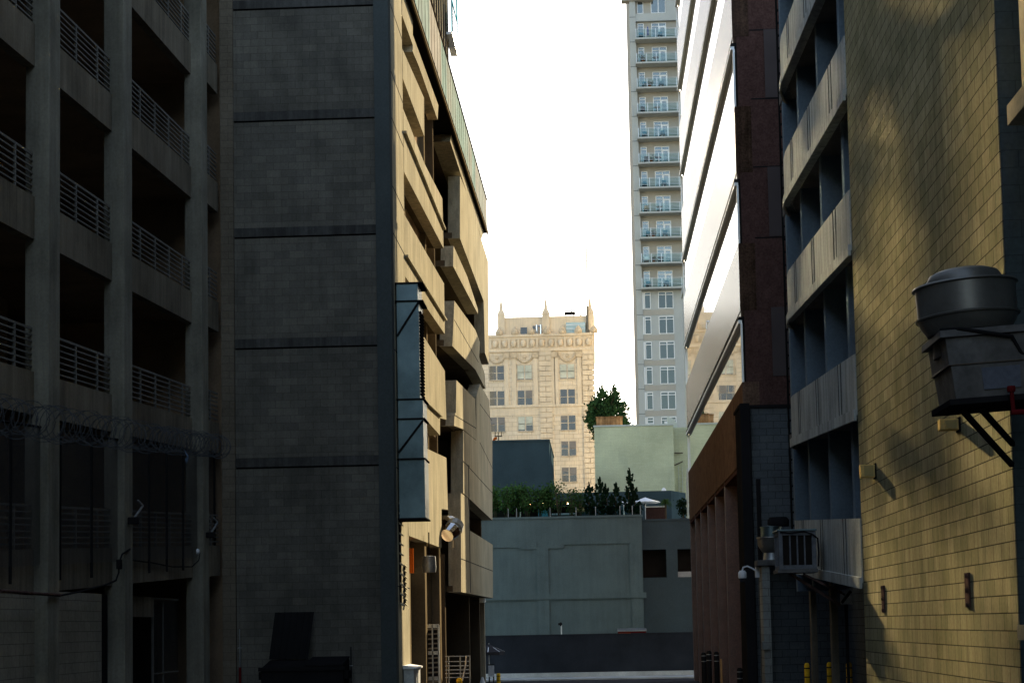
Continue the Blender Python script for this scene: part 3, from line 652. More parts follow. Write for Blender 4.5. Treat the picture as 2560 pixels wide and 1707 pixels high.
# ------------------------------------------------------------------ vegetation
def leaf_mesh(pts,size,flat=.0,dirs=None):
    m=MB(); vs=[];fs=[]
    for i,p in enumerate(pts):
        d=dirs[i] if dirs else Vector((random.gauss(0,1),random.gauss(0,1),random.gauss(0,1))).normalized()
        u=d.orthogonal().normalized(); u=(Quaternion(d,random.uniform(0,6.28))@u); L=size*random.uniform(.6,1.4); wd=L*.38
        a=p-d*L*.5; b=p+d*L*.5; o=len(vs)
        vs+=[a,p+u*wd,b,p-u*wd]; fs.append((o,o+1,o+2,o+3))
    m.add(vs,fs); return m
def juniper(px,py,lab,Y=98.3,w=.42):
    base=PY(px,1290,Y); top=PY(px,py,Y); zg=ZT-.35
    g=thing('potted_juniper',lab,'juniper',(base.x,Y,zg),'upright junipers along the terrace edge')
    pts=[];dirs=[]; H=top.z-zg-.45; z0=zg+.45
    rnd=random.Random(px)
    # twisting flame like tufts
    n=16
    for k in range(n):
        t=k/n; ang=k*2.4; rr=w*(1-t)**.7*rnd.uniform(.5,1.15)+.03; cx=base.x+rr*.7*math.cos(ang)+.12*(t**2)*math.sin(px); cy=Y+rr*.7*math.sin(ang); cz=z0+H*t*.93
        th=H*.16*rnd.uniform(.7,1.2)
        for i in range(int(90*(1-.55*t))):
            s=rnd.random(); q=(1-s)*rr*.75+.02
            pts.append(Vector((cx+rnd.gauss(0,q*.5)+.08*s*math.cos(ang),cy+rnd.gauss(0,q*.5),cz+s*th))); dirs.append((Vector((math.cos(ang)*.5+rnd.gauss(0,.4),math.sin(ang)*.5+rnd.gauss(0,.4),1))).normalized())
    for i in range(60):
        s=i/60; pts.append(Vector((base.x+.12*math.sin(px)+rnd.gauss(0,.05*(1.1-s)),Y+rnd.gauss(0,.05),z0+H*(.72+.28*s)))); dirs.append(Vector((rnd.gauss(0,.3),rnd.gauss(0,.3),1)).normalized())
    random.seed(px); leaf_mesh(pts,.12,0,dirs).build('foliage',MT['leaf_dark'],g)
    m=MB(); m.tube([(base.x,Y,zg+.3),(base.x,Y,z0+H*.7)],[.04,.015],6); m.build('trunk',MT['bark'],g)
    m=MB(); m.lathe((base.x,Y,0),[(.2,zg),(.26,zg+.45),(.22,zg+.45),(.2,zg+.4)],12); m.build('pot',MT['pot'],g)
for px,py,lab in ((1473,1209,'leftmost dark upright juniper on the terrace, standing by the cream building edge'),(1497,1194,'second dark juniper from the left, taller with a bent tip'),(1518,1211,'third juniper from the left, narrow and pointed'),
                  (1540,1210,'fourth juniper from the left, left neighbour of the tallest one'),(1573,1175,'tallest juniper on the terrace with an open twisted top'),(1587,1211,'rightmost juniper of the row, just right of the tallest')):
    juniper(px,py,lab)
def bamboo(px,py,lab,Y,w,n=520,thin=False):
    base=PY(px,1290,Y); top=PY(px,py,Y); zg=ZT-.35; rnd=random.Random(px*3)
    g=thing('leafy_shrub',lab,'shrub',(base.x,Y,zg),'feathery shrubs along the left terrace edge')
    pts=[];dirs=[]; m=MB(); H=top.z-zg
    for k in range(9):
        a=rnd.uniform(0,6.28); sx=math.cos(a)*w*rnd.uniform(.2,1); sy=math.sin(a)*.4*rnd.uniform(.2,1); h=H*rnd.uniform(.75,1.0)
        p0=Vector((base.x+sx*.15,Y+sy*.2,zg+.3)); p1=Vector((base.x+sx*.6,Y+sy,zg+h*.6)); p2=Vector((base.x+sx*1.0,Y+sy,zg+h))
        m.tube([p0,p1,p2],[.018,.012,.004],5)
        for i in range(n//9):
            t=rnd.uniform(.22,1)**.8; q=p0.lerp(p1,t*2) if t<.5 else p1.lerp(p2,t*2-1)
            pts.append(q+Vector((rnd.gauss(0,.16),rnd.gauss(0,.14),rnd.gauss(0,.12)))); dirs.append(Vector((rnd.gauss(0,1),rnd.gauss(0,1),rnd.gauss(.3,.8))).normalized())
    random.seed(px); leaf_mesh(pts,.11 if thin else .14,0,dirs).build('foliage',MT['leaf_bamboo'],g); m.build('stems',MT['bark'],g)
    MB().box(base.x-.35,base.x+.35,Y-.2,Y+.2,zg,zg+.45).build('planter',MT['pot'],g)
for px,py,lab,w,n in ((1238,1214,'feathery green shrub at the far left end of the terrace by the concrete building',.5,700),(1266,1213,'second feathery shrub from the left on the terrace',.55,800),(1292,1208,'feathery green shrub left of the white patio post',.55,800),
                  (1320,1212,'feathery shrub in front of the navy block, right of the white patio post',.5,700),(1348,1218,'low feathery shrub in front of the navy block above the lit bulbs',.5,650),(1376,1204,'feathery shrub at the corner edge of the navy block',.5,700),
                  (1398,1196,'wispy open shrub in front of the lowest cream building window',.6,380),(1428,1214,'sparse wispy shrub just left of the cream building corner',.55,380),(1450,1222,'small shrub between the wispy shrubs and the first juniper',.45,380)):
    bamboo(px,py,lab,98.6+(px%3)*.35,w,n,n<400)
def palm(px,py,lab):
    Y=99.5; c=PY(px,py,Y); g=thing('grass_palm',lab,'palm',(c.x,Y,ZT2-.3)); zg=ZT2-.3; rnd=random.Random(3)
    m=MB()
    for k in range(170):
        a=rnd.uniform(0,6.28); e=rnd.uniform(-.1,1.3); L=rnd.uniform(.4,.72); d=Vector((math.cos(a)*math.cos(e),math.sin(a)*math.cos(e),math.sin(e)))
        p0=c+Vector((0,0,.05)); p1=p0+d*L*.55; p2=p0+d*L+Vector((0,0,-.28)); s=d.cross(Vector((0,0,1))).normalized()*.012
        m.add([p0-s,p0+s,p1+s,p1-s,p2],[(0,1,2,3),(3,2,4)])
    m.build('fronds',MT['leaf_palm'],g); m=MB(); m.tube([(c.x,Y,zg),(c.x,Y,c.z+.05)],[.06,.04],8); m.build('trunk',MT['bark'],g); MB().box(c.x-.25,c.x+.25,Y-.2,Y+.2,zg,zg+.4).build('pot',MT['pot'],g)
palm(1664,1262,'mop headed grass palm on the lower right wing of the terrace')
def round_shrub():
    Y=98.9; c=PY(1708,1270,Y); zg=ZT2-.3; g=thing('leafy_shrub','broad dark potted shrub at the right end of the terrace by the brown building','shrub',(c.x,Y,zg)); rnd=random.Random(5)
    pts=[]
    for k in range(14):
        o=Vector((rnd.gauss(0,.16),rnd.gauss(0,.16),rnd.uniform(-.4,.5)))
        for i in range(45): pts.append(c+o+Vector((rnd.gauss(0,.1),rnd.gauss(0,.1),rnd.gauss(0,.1))))
    leaf_mesh(pts,.13).build('foliage',MT['leaf_dark'],g); MB().box(c.x-.2,c.x+.2,Y-.2,Y+.2,zg,zg+.4).build('pot',MT['pot'],g)
    m=MB(); m.tube([(c.x,Y,zg+.3),(c.x,Y,c.z+.3)],.03,6); m.build('stem',MT['bark'],g)
round_shrub()

def terrace_items():
    # bar pavilion in navy
    Y=104.0; zt=PY(1390,1238,Y).z; x0,x1=PY(1225,1250,Y).x,PY(1452,1250,Y).x; zg=ZT-.35
    g=thing('bar_pavilion','low dark bar pavilion with flat roof behind the terrace shrubs','pavilion',((x0+x1)/2,Y,zg))
    MB().box(x0,x1,Y,Y+4,PY(1390,1252,Y).z,PY(1390,1243,Y).z).build('roof',MT['navy'],g)
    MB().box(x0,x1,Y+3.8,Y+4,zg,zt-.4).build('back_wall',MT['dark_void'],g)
    for px in (1232,1312,1450): x=PY(px,1270,Y).x; MB().box(x-.06,x+.06,Y+.1,Y+.22,zg,PY(1390,1252,Y).z).build('post',MT['black'],g)
    a=PY(1345,1273,Y+1); b=PY(1378,1292,Y+1); MB().box(a.x,b.x,Y+.8,Y+1.6,zg,a.z).build('counter',MT['blue_tarp'],g)
    for i,(px,py) in enumerate(((1325,1260),(1357,1259),(1389,1258.5),(1419,1258.5))):
        p=PY(px,py,Y-.1); gg=thing('light_bulb',('leftmost lit bulb under the bar pavilion roof','second lit bulb from the left under the pavilion roof','third lit bulb from the left under the pavilion roof','rightmost lit bulb under the bar pavilion roof')[i],'light bulb',p,'lit bulbs under the pavilion roof')
        m=MB(); m.lathe(p,[(.001,-.05),(.04,-.03),(.045,.0),(.02,.05),(.001,.055)],10); m.build('glass',MT['bulb'],gg,True); m=MB(); m.tube([p+Vector((0,0,.05)),p+Vector((0,0,.2))],.008); m.build('cord',MT['black'],gg)
    # long white table edge
    Y=100.6; a=PY(1372,1284,Y); b=PY(1438,1281,Y); g=thing('long_table','long white topped table behind the terrace railing','table',((a.x+b.x)/2,Y,zg))
    MB().box(a.x,b.x,Y,Y+.8,a.z-.04,a.z+.02).build('table_top',MT['canvas_white'],g)
    for x in (a.x+.1,b.x-.1): MB().box(x-.03,x+.03,Y+.3,Y+.4,zg,a.z-.04).build('leg',MT['black'],g)
    # thatch stool-like planter
    Y=101.2; c=PY(1452,1272,Y); g=thing('thatched_parasol','small tan thatched parasol beside the first juniper','parasol',(c.x,Y,zg))
    m=MB(); m.lathe((c.x,Y,0),[(.02,c.z+.2),(.2,c.z+.1),(.36,c.z-.12),(.3,c.z-.16),(.02,c.z)],14); m.build('cap',MT['thatch'],g); m=MB(); m.tube([(c.x,Y,zg),(c.x,Y,c.z+.1)],.025); m.build('pole',MT['bark'],g)
    # white umbrellas
    def umb(px,py,pxl,pxr,pye,Y,lab):
        c=PY(px,py,Y); r=(PY(pxr,pye,Y).x-PY(pxl,pye,Y).x)/2; cx=(PY(pxr,pye,Y).x+PY(pxl,pye,Y).x)/2; ze=PY(px,pye,Y).z
        g=thing('terrace_umbrella',lab,'umbrella',(cx,Y,ZT2-.3),'white umbrellas on the terrace'); m=MB(); n=8
        m.lathe((cx,Y,0),[(.02,c.z),(r*.55,c.z-(c.z-ze)*.6),(r,ze),(r*.98,ze-.05),(r*.5,c.z-(c.z-ze)*.7),(.02,c.z-.05)],8); m.build('canopy',MT['canvas_white'],g)
        m=MB(); m.tube([(cx,Y,ZT2-.3),(cx,Y,c.z)],.025); m.build('pole',MT['alu'],g)
    umb(1606,1243,1575,1651,1255,101.5,'white umbrella right of the tallest juniper'); umb(1556,1252,1546,1572,1257,103,'small white umbrella tucked behind the tallest juniper')
    for px,lab,h0,h1 in ((1299,'pale patio post among the feathery shrubs',1232,1290),):
        Y=99.4; p=PY(px,h0,Y); g=thing('patio_post',lab,'post',(p.x,Y,zg)); m=MB(); m.tube([(p.x,Y,zg),(p.x,Y,p.z)],.05,8); m.build('pole',MT['alu'],g); m=MB(); m.lathe((p.x,Y,0),[(.001,p.z),(.07,p.z+.02),(.05,p.z+.1),(.001,p.z+.12)],8); m.build('finial',MT['alu'],g)
    # dark red low wall on the right wing
    Y=101.8; a=PY(1613,1268,Y); b=PY(1666,1292,Y); g=thing('terrace_screen','dark maroon screen wall with pale rail on the right wing roof','screen',((a.x+b.x)/2,Y,ZT2-.4))
    MB().box(a.x,b.x,Y,Y+.15,ZT2-.4,a.z).build('panel',MT['granite_dull'],g); MB().box(a.x,b.x,Y-.02,Y+.17,a.z,a.z+.06).build('rail',MT['alu'],g)
    Y=98.6; a=PY(1717,1170,Y); g=thing('vent_pipe','thin pale vent pipe beside the brown building','pipe',(a.x,Y,ZT2)); m=MB(); m.tube([(a.x,Y,ZT2-.2),(a.x,Y,PY(1714,1205,Y).z),(a.x+.05,Y,a.z)],.06,8); m.build('tube',MT['pale_metal'],g); MB().box(a.x-.1,a.x+.1,Y-.1,Y+.1,ZT2-.2,ZT2).build('base',MT['pale_metal'],g)
terrace_items()

def navy_blocks():
    Y=112; g=thing('navy_block','windowless navy stucco block rising behind the terrace','building',(-8,Y,-.8))
    xr=PY(1374,1160,Y).x; zt=PY(1340,1103,Y).z; d=11.5
    MB().box(-22,xr,Y,Y+d,-.8,zt).build('wall',MT['navy'],g); MB().box(-22,xr+.04,Y-.05,Y+d+.05,zt,zt+.12).build('coping',MT['navy'],g)
    m=MB()
    for y,z in ((116,zt-4.0),(119,zt-4.6),(116,zt-7.2),(119,zt-7.6)): m.box(xr,xr+.12,y,y+.12,z,z+.4)
    m.build('side_lights',MT['cam_white'],g)
    p=PY(1246,1096,Y+1); g2=thing('rooftop_antenna','black antenna with prongs on top of the navy block','antenna',(p.x,Y+1,zt)); m=MB(); m.tube([(p.x,Y+1,zt),(p.x,Y+1,p.z+.2)],.03,6); m.build('mast',MT['black'],g2)
    m=MB(); m.bar((p.x-.25,Y+1,p.z+.15),(p.x+.25,Y+1,p.z+.15),.06)
    for dx in (-.2,0,.2): m.tube([(p.x+dx,Y+1,p.z+.15),(p.x+dx,Y+1,p.z+.45)],.025,6)
    m.build('prongs',MT['black'],g2)
    p=PY(1237,1098,Y+1); g3=thing('orange_vent','orange curved vent pipe beside the rooftop antenna','vent',(p.x,Y+1,zt)); m=MB(); m.tube([(p.x-.05,Y+1,zt),(p.x-.05,Y+1,zt+.25),(p.x,Y+1,zt+.36),(p.x+.15,Y+1,zt+.38)],.09,8); m.build('elbow',MT['orange'],g3); MB().box(p.x-.18,p.x+.08,Y+.87,Y+1.13,zt+.12,zt+.2).build('collar',MT['black'],g3)
    Y=109; g=thing('navy_parapet','long low navy parapet wall behind the junipers','wall',(3,Y,0)); zt=PY(1530,1229,Y).z; xr=PY(1678,1227,Y).x
    MB().box(PY(1384,1240,Y).x,xr,Y,Y+.4,0,zt).build('front_wall',MT['navy'],g)
    m=MB(); e=PY(1714,1232,Y+5); m.prism([(xr,Y,0),(xr,Y,zt),(e.x,Y+5,e.z),(e.x,Y+5,0)],(-.3,.1,0)); m.build('return_wall',MT['navy'],g)
    p=PY(1660,1224,Y); m=MB(); m.lathe((p.x,Y+.3,zt),[(.16,0),(.13,.12),(.06,.2),(.001,.22)],12); d=m.build('roof_dome',MT['white'],None,True); tag(d,'tiny white dome vent on the navy parapet','vent')
navy_blocks()

def mint():
    Y=125; g=thing('mint_building','pale mint painted block building with stained wall','building',(7,Y,-.8))
    x0,x1=PY(1487,1150,Y).x,PY(1685,1150,Y).x; zt=PY(1590,1065,Y).z; z0=-.8
    MB().box(x0,x1,Y,Y+12,z0,zt).build('wall',MT['mint'],g); MB().box(x0-.05,x1+.05,Y-.06,Y+.3,zt,zt+.12).build('coping',MT['pale_metal'],g)
    MB().box(x1,x1+3,Y+1.5,Y+12,z0,PY(1700,1068,Y+1.5).z).build('side_wing',MT['mint'],g)
    Y2=Y+1.4; lx0,lx1=PY(1697,1200,Y2).x,PY(1706,1200,Y2).x; lt=PY(1700,1165,Y2).z; lb=PY(1700,1235,Y2).z-3
    l=thing('wall_ladder','pale metal ladder fixed to the mint building side wing','ladder',((lx0+lx1)/2,Y2,lb)); m=MB()
    for x in (lx0,lx1): m.tube([(x,Y2,lb),(x,Y2,lt)],.025,6)
    m.build('rails',MT['pale_metal'],l); m=MB(); z=lb
    while z<lt: m.tube([(lx0,Y2,z),(lx1,Y2,z)],.015,5); z+=.3
    m.build('rungs',MT['pale_metal'],l)
    for py,lab,dz in ((1132,'level dark pipe bracket above the ladder',0),(1157,'slanting dark pipe bracket above the ladder',.35)):
        a=PY(1686,py+ (6 if dz else 0),Y2-.05); b=PY(1707,py-(4 if dz else 0),Y2-.05); m=MB(); m.tube([a,b],.04,6); tag(m.build('pipe_bracket',MT['rust_plate']),lab,'pipe','pipe brackets on the mint wing')
    a=PY(1491,1064,Y+1.2); b=PY(1556,1040,Y+1.2); r=thing('rusty_box','rust streaked sheet metal box on the mint building roof','roof unit',((a.x+b.x)/2,Y+2,zt))
    MB().box(a.x,b.x,Y+1.2,Y+3,zt,b.z-.06).build('casing',MT['rust'],r); MB().box(a.x-.05,b.x+.05,Y+1.15,Y+3.05,b.z-.06,b.z).build('rim',MT['rust'],r)
    # curved vent hood
    Y3=Y+2; p0=PY(1669,1066,Y3); p1=PY(1669,1037,Y3); p2=PY(1694,1066,Y3); h=thing('vent_hood','pale quarter round vent hood on the mint roof','vent',((p0.x+p2.x)/2,Y3,zt)); m=MB()
    rx=p2.x-p0.x; rz=p1.z-p0.z; pts=[(p0.x,Y3,zt)]+[(p0.x+rx*math.sin(t*math.pi/20),Y3,zt+rz*math.cos(t*math.pi/20)) for t in range(11)]; m.prism(pts,(0,1.0,0)); m.build('hood',MT['pale_metal'],h)
    m=MB(); m.box(p0.x-.2,p0.x,Y3+.1,Y3+.6,zt,zt+.55); m.build('intake',MT['white'],h)
    a=PY(1620,1064,Y+1); b=PY(1635,1057,Y+1); h=thing('roof_condenser','small white condenser on the mint roof edge','air conditioner',(a.x,Y+1,zt)); MB().box(a.x,b.x,Y+1,Y+1.5,zt,b.z).build('casing',MT['white'],h); MB().box(a.x+.08,b.x-.08,Y+.98,Y+1,zt+.06,b.z-.06).build('grille',MT['galv_dark'],h)
mint()

def big_tree():
    Y=150; rnd=random.Random(11); c=PY(1515,1040,Y); top=PY(1510,962,Y)
    g=thing('tall_tree','dark bushy tree rising behind the mint building','tree',(c.x,Y,-.8)); s=Y/4300
    m=MB(); m.tube([(c.x,Y,-.8),(c.x+.2,Y,8),(c.x,Y,c.z-1),(c.x-.2,Y,c.z+1)],[.4,.32,.2,.06],8)
    lobes=[(1497,1012,20,22),(1490,1030,22,22),(1503,990,14,18),(1506,975,7,10),(1533,1000,20,20),(1540,985,12,14),(1537,972,6,9),(1520,1018,22,16),(1547,1022,20,20),(1512,1042,30,20),(1550,1046,22,18),(1563,1055,14,14),(1482,1046,16,20),(1478,1062,10,18),(1487,1080,9,16),(1500,1066,22,18),(1530,1062,26,16),(1556,1068,20,14),(1569,1060,8,9),(1480,1020,12,14),(1516,1000,14,14),(1527,1035,24,22)]
    pts=[];dirs=[]
    for px,py,rx,ry in lobes:
        for k in range(4):
            p=PY(px+rnd.gauss(0,rx*.35),py+rnd.gauss(0,ry*.35),Y+rnd.uniform(-1.4,1.4)); m.tube([(c.x,Y,c.z-1.5),(p+Vector((c.x,Y,c.z)))/2,p],[.07,.04,.015],5)
            out=(p-Vector((c.x,Y,c.z-.5))).normalized()
            for i in range(int(2.3*rx*ry/9)):
                q=p+Vector((rnd.gauss(0,.5)*rx*s*.75,rnd.gauss(0,.5)*rx*s*.75,rnd.gauss(0,.5)*ry*s*.75)); pts.append(q); dirs.append((out*.9+Vector((rnd.gauss(0,.6),rnd.gauss(0,.6),rnd.gauss(.25,.5)))).normalized())
    random.seed(4); leaf_mesh(pts,.23,0,dirs).build('crown',MT['leaf_tree'],g); m.build('trunk',MT['bark'],g)
big_tree()

# ------------------------------------------------------------------ cream terracotta building
def cream():
    Y=238; g=thing('cream_building','old cream terracotta office building with spires, frieze and sash windows','building',(-8,Y,0))
    X=lambda px,py=930: PY(px,py,Y).x
    Z=lambda py,px=1400: PY(px,py,Y).z
    xr=X(1486.5); xl=-24; zc=Z(877)
    MB().box(xl,xr-.25,Y,Y+16,-1,zc).build('main_wall',MT['cream_joint'],g)
    MB().box(xl,xr,Y-.35,Y+16.2,Z(840),Z(834)).build('cornice',MT['cream'],g); MB().box(xl,xr-.05,Y-.15,Y+16.1,Z(872),Z(840)).build('frieze',MT['cream'],g); MB().box(xl,xr-.02,Y-.28,Y+16.1,Z(877),Z(872)).build('cornice',MT['cream'],g)
    MB().box(xl,xr-.08,Y-.2,Y+.1,Z(1016),Z(1010)).build('belt_course',MT['cream'],g); MB().box(xl,xr-.2,Y-.06,Y+.1,Z(1036),Z(1016)).build('belt_course',MT['cream'],g)
    for k in range(11):
        px=1238+k*23.3; x=X(px,860); m=MB(); m.box(x-.5,x+.5,Y-.17,Y-.152,Z(868),Z(846)); n=m.build('niche',MT['cream_shadow'],g)
        m=MB(); m.lathe((x,Y-.15,(Z(850)+Z(868))/2+.1),[(.001,-.5),(.25,-.42),(.38,-.1),(.40,.2),(.28,.45),(.001,.55)],10); m.build('carved_head',MT['cream'],n,True)
        x2=X(px-11.6,860); MB().box(x2-.12,x2+.12,Y-.3,Y-.15,Z(868),Z(842)).build('bracket',MT['cream'],g)
    # penthouse with spires
    px0,px1=X(1246,810),X(1486,810); zp=Z(787)
    MB().box(px0,px1,Y+1,Y+12,zc-.1,zp).build('penthouse',MT['cream'],g)
    for px in (1252,1364,1475):
        x=X(px,790); w=.5; m=MB(); m.box(x-w,x+w,Y+.7,Y+1.7,Z(834),zp+.3); m.lathe((x,Y+1.2,0),[(.78,zp+.3),(.62,zp+.7),(.34,zp+1.1),(.26,zp+1.9),(.12,zp+2.4),(.02,Z(756))],4,Matrix.Rotation(R(45),3,'Z')); m.build('spire',MT['cream'],g)
    for k in range(7): 
        x=X(1248+k*39.5,828); m=MB(); m.lathe((x,Y-.1,Z(834)),[(.5,0),(.55,.3),(.4,.7),(.12,1.05),(.001,1.1)],8); m.build('finial',MT['cream_shadow'],g)
    a,b=X(1301,820),X(1317,820); MB().box(a,b,Y+.9,Y+1,Z(833),Z(813)).build('roof_door',MT['pane_dark'],g); a,b=X(1331,820),X(1339,820); MB().box(a,b,Y+.9,Y+1,Z(818),Z(810)).build('roof_opening',MT['pane_dark'],g)
    # quoins
    for q0,q1 in ((1349,1379),(1456.5,1485)):
        m=MB(); py=876
        for k in range(34):
            z1,z0=Z(py),Z(py+11.6)
            if k%2: 
                mid=(X(q0)+X(q1))/2; m.box(X(q0),mid-.05,Y-.22,Y,z0,z1); m.box(mid+.05,X(q1),Y-.22,Y,z0,z1)
            else: m.box(X(q0),X(q1),Y-.22,Y,z0,z1)
            py+=12.9
        m.build('quoins',MT['cream'],g)
    MB().box(X(1485)-.02,X(1486.8),Y-.26,Y+16,-1,Z(877)).build('corner_strip',MT['cream'],g)
    # pilasters and swags of the top two floors
    for px in (1266,1285,1339,1382,1391,1448): MB().box(X(px)-.3,X(px)+.3,Y-.14,Y,Z(1010),Z(893)).build('pilaster',MT['cream'],g)
    for px in (1266,1285,1339,1386,1448): MB().box(X(px)-.42,X(px)+.42,Y-.3,Y,Z(893),Z(880)).build('capital',MT['cream_shadow'],g)
    for px in (1241.5,1311.5,1418): 
        m=MB(); c=X(px,890); r=1.15; zt=Z(881); pts=[(c+r*math.cos(math.pi*t/10),Y-.12,zt-r*1.12*math.sin(math.pi*t/10)) for t in range(11)]; m.tube(pts,.13,6); m.lathe((c,Y-.05,zt-.45),[(.25,-.25),(.25,.25)],8,Matrix.Rotation(R(90),3,'X')); m.build('swag',MT['cream_shadow'],g)
    colsx=[(1223.5,1259.7),(1293.5,1329.3),(1400,1435.8)]; rows=[(911,946),(974,1010),(1039.5,1075),(1103.5,1139),(1169,1204)]
    rnd=random.Random(2)
    for r,(ya,yb) in enumerate(rows):
        for c,(xa,xb) in enumerate(colsx):
            if c<2 and r>2: continue
            x0,x1,z0,z1=X(xa),X(xb),Z(yb),Z(ya); fr=MB(); yf=Y-.04; t=.07
            fr.box(x0-.08,x0,yf,Y+.1,z0,z1); fr.box(x1,x1+.08,yf,Y+.1,z0,z1); fr.box(x0-.08,x1+.08,yf,Y+.1,z1,z1+.08); fr.box(x0-.12,x1+.12,Y-.16,Y+.1,z0-.12,z0)
            xm=(x0+x1)/2; fr.box(xm-.09,xm+.09,yf,Y+.1,z0,z1); zm=(z0+z1)/2; fr.box(x0,xm-.09,yf+.01,Y+.1,zm-.04,zm+.04); fr.box(xm+.09,x1,yf+.01,Y+.1,zm-.04,zm+.04)
            w=fr.build('window',MT['frame_cream'],g)
            p=MB(); p.box(x0,x1,Y-.015,Y-.003,z0,z1); p.build('pane',MT['pane_dark'],w)
            bl=MB(); pale={(0,1):.95,(0,2):.95,(2,1):.9}.get((r,c))
            if pale or rnd.random()<.75:
                for s,(u,v) in enumerate(((x0,xm-.09),(xm+.09,x1))):
                    f=pale if pale else rnd.choice((0,.25,.5,.5,.3)); 
                    if (r,c)==(2,1) and s==1: f=.6
                    if f: bl.box(u+.02,v-.02,Y-.03,Y-.018,z1-(z1-z0)*f,z1)
                if bl.v: bl.build('blind',MT['pane_pale'] if pale else MT['blind_dim'],w)
    # things on its roof
    zr=zc+.0; a,b=X(1415,810),X(1463,810); u=thing('rooftop_unit','large pale blue air handling unit on the cream building roof','roof unit',((a+b)/2,Y+.2,Z(833)))
    MB().box(a,b,Y+.25,Y+.95,Z(833),Z(806)).build('casing',MT['pale_blue'],u); m=MB(); 
    for py in (812,822): m.box(a,b,Y+.2,Y+.25,Z(py)-.05,Z(py)+.03)
    m.build('ribs',MT['alu'],u)
    a,b=X(1342,815),X(1352,815); u=thing('silver_vent','silver twin vent stack on the cream building roof','vent',((a+b)/2,Y+.4,Z(834))); m=MB()
    for x in (a,b): m.tube([(x,Y+.5,Z(834)),(x,Y+.5,Z(809))],.18,10)
    m.build('stack',MT['shiny'],u); m=MB(); m.tube([(a,Y+.5,Z(812)),(b,Y+.5,Z(812))],.14,8); m.build('cross_pipe',MT['shiny'],u)
    a=PY(1411,783,Y+4); b=PY(1438,783,Y+4); u=thing('roof_machine','dark window washing rig on the penthouse roof','roof unit',((a.x+b.x)/2,Y+4,zp)); m=MB(); m.box(a.x,b.x,Y+3.6,Y+4.4,a.z-.2,a.z+.15); m.build('beam',MT['black'],u); m=MB(); 
    for x in (a.x+.2,b.x-.2): m.box(x-.1,x+.1,Y+3.9,Y+4.1,zp,a.z)
    m.bar((b.x-.4,Y+4,a.z+.1),(b.x+1.9,Y+4,zp+.1),.1); m.bar((b.x-.9,Y+4,a.z+.7),(b.x-.3,Y+4,a.z),.08); m.build('legs',MT['black'],u)
    Ym=Y+.6; p0=PY(1468.5,832,Ym); p1=PY(1465.5,573,Ym); u=thing('antenna_mast','very tall thin antenna mast on the cream building','mast',(p0.x,Ym,p0.z)); m=MB(); m.tube([p0,p0.lerp(p1,.25),p0.lerp(p1,.26),p1],[.17,.15,.10,.08],8); m.build('pole',MT['rail'],u); m=MB(); m.tube([p0,p0+Vector((0,0,.4))],.3,8); m.build('base',MT['rail'],u)
MT['pale_blue']=mat('pale_blue_metal',(.38,.52,.58),.6,.08)
cream()

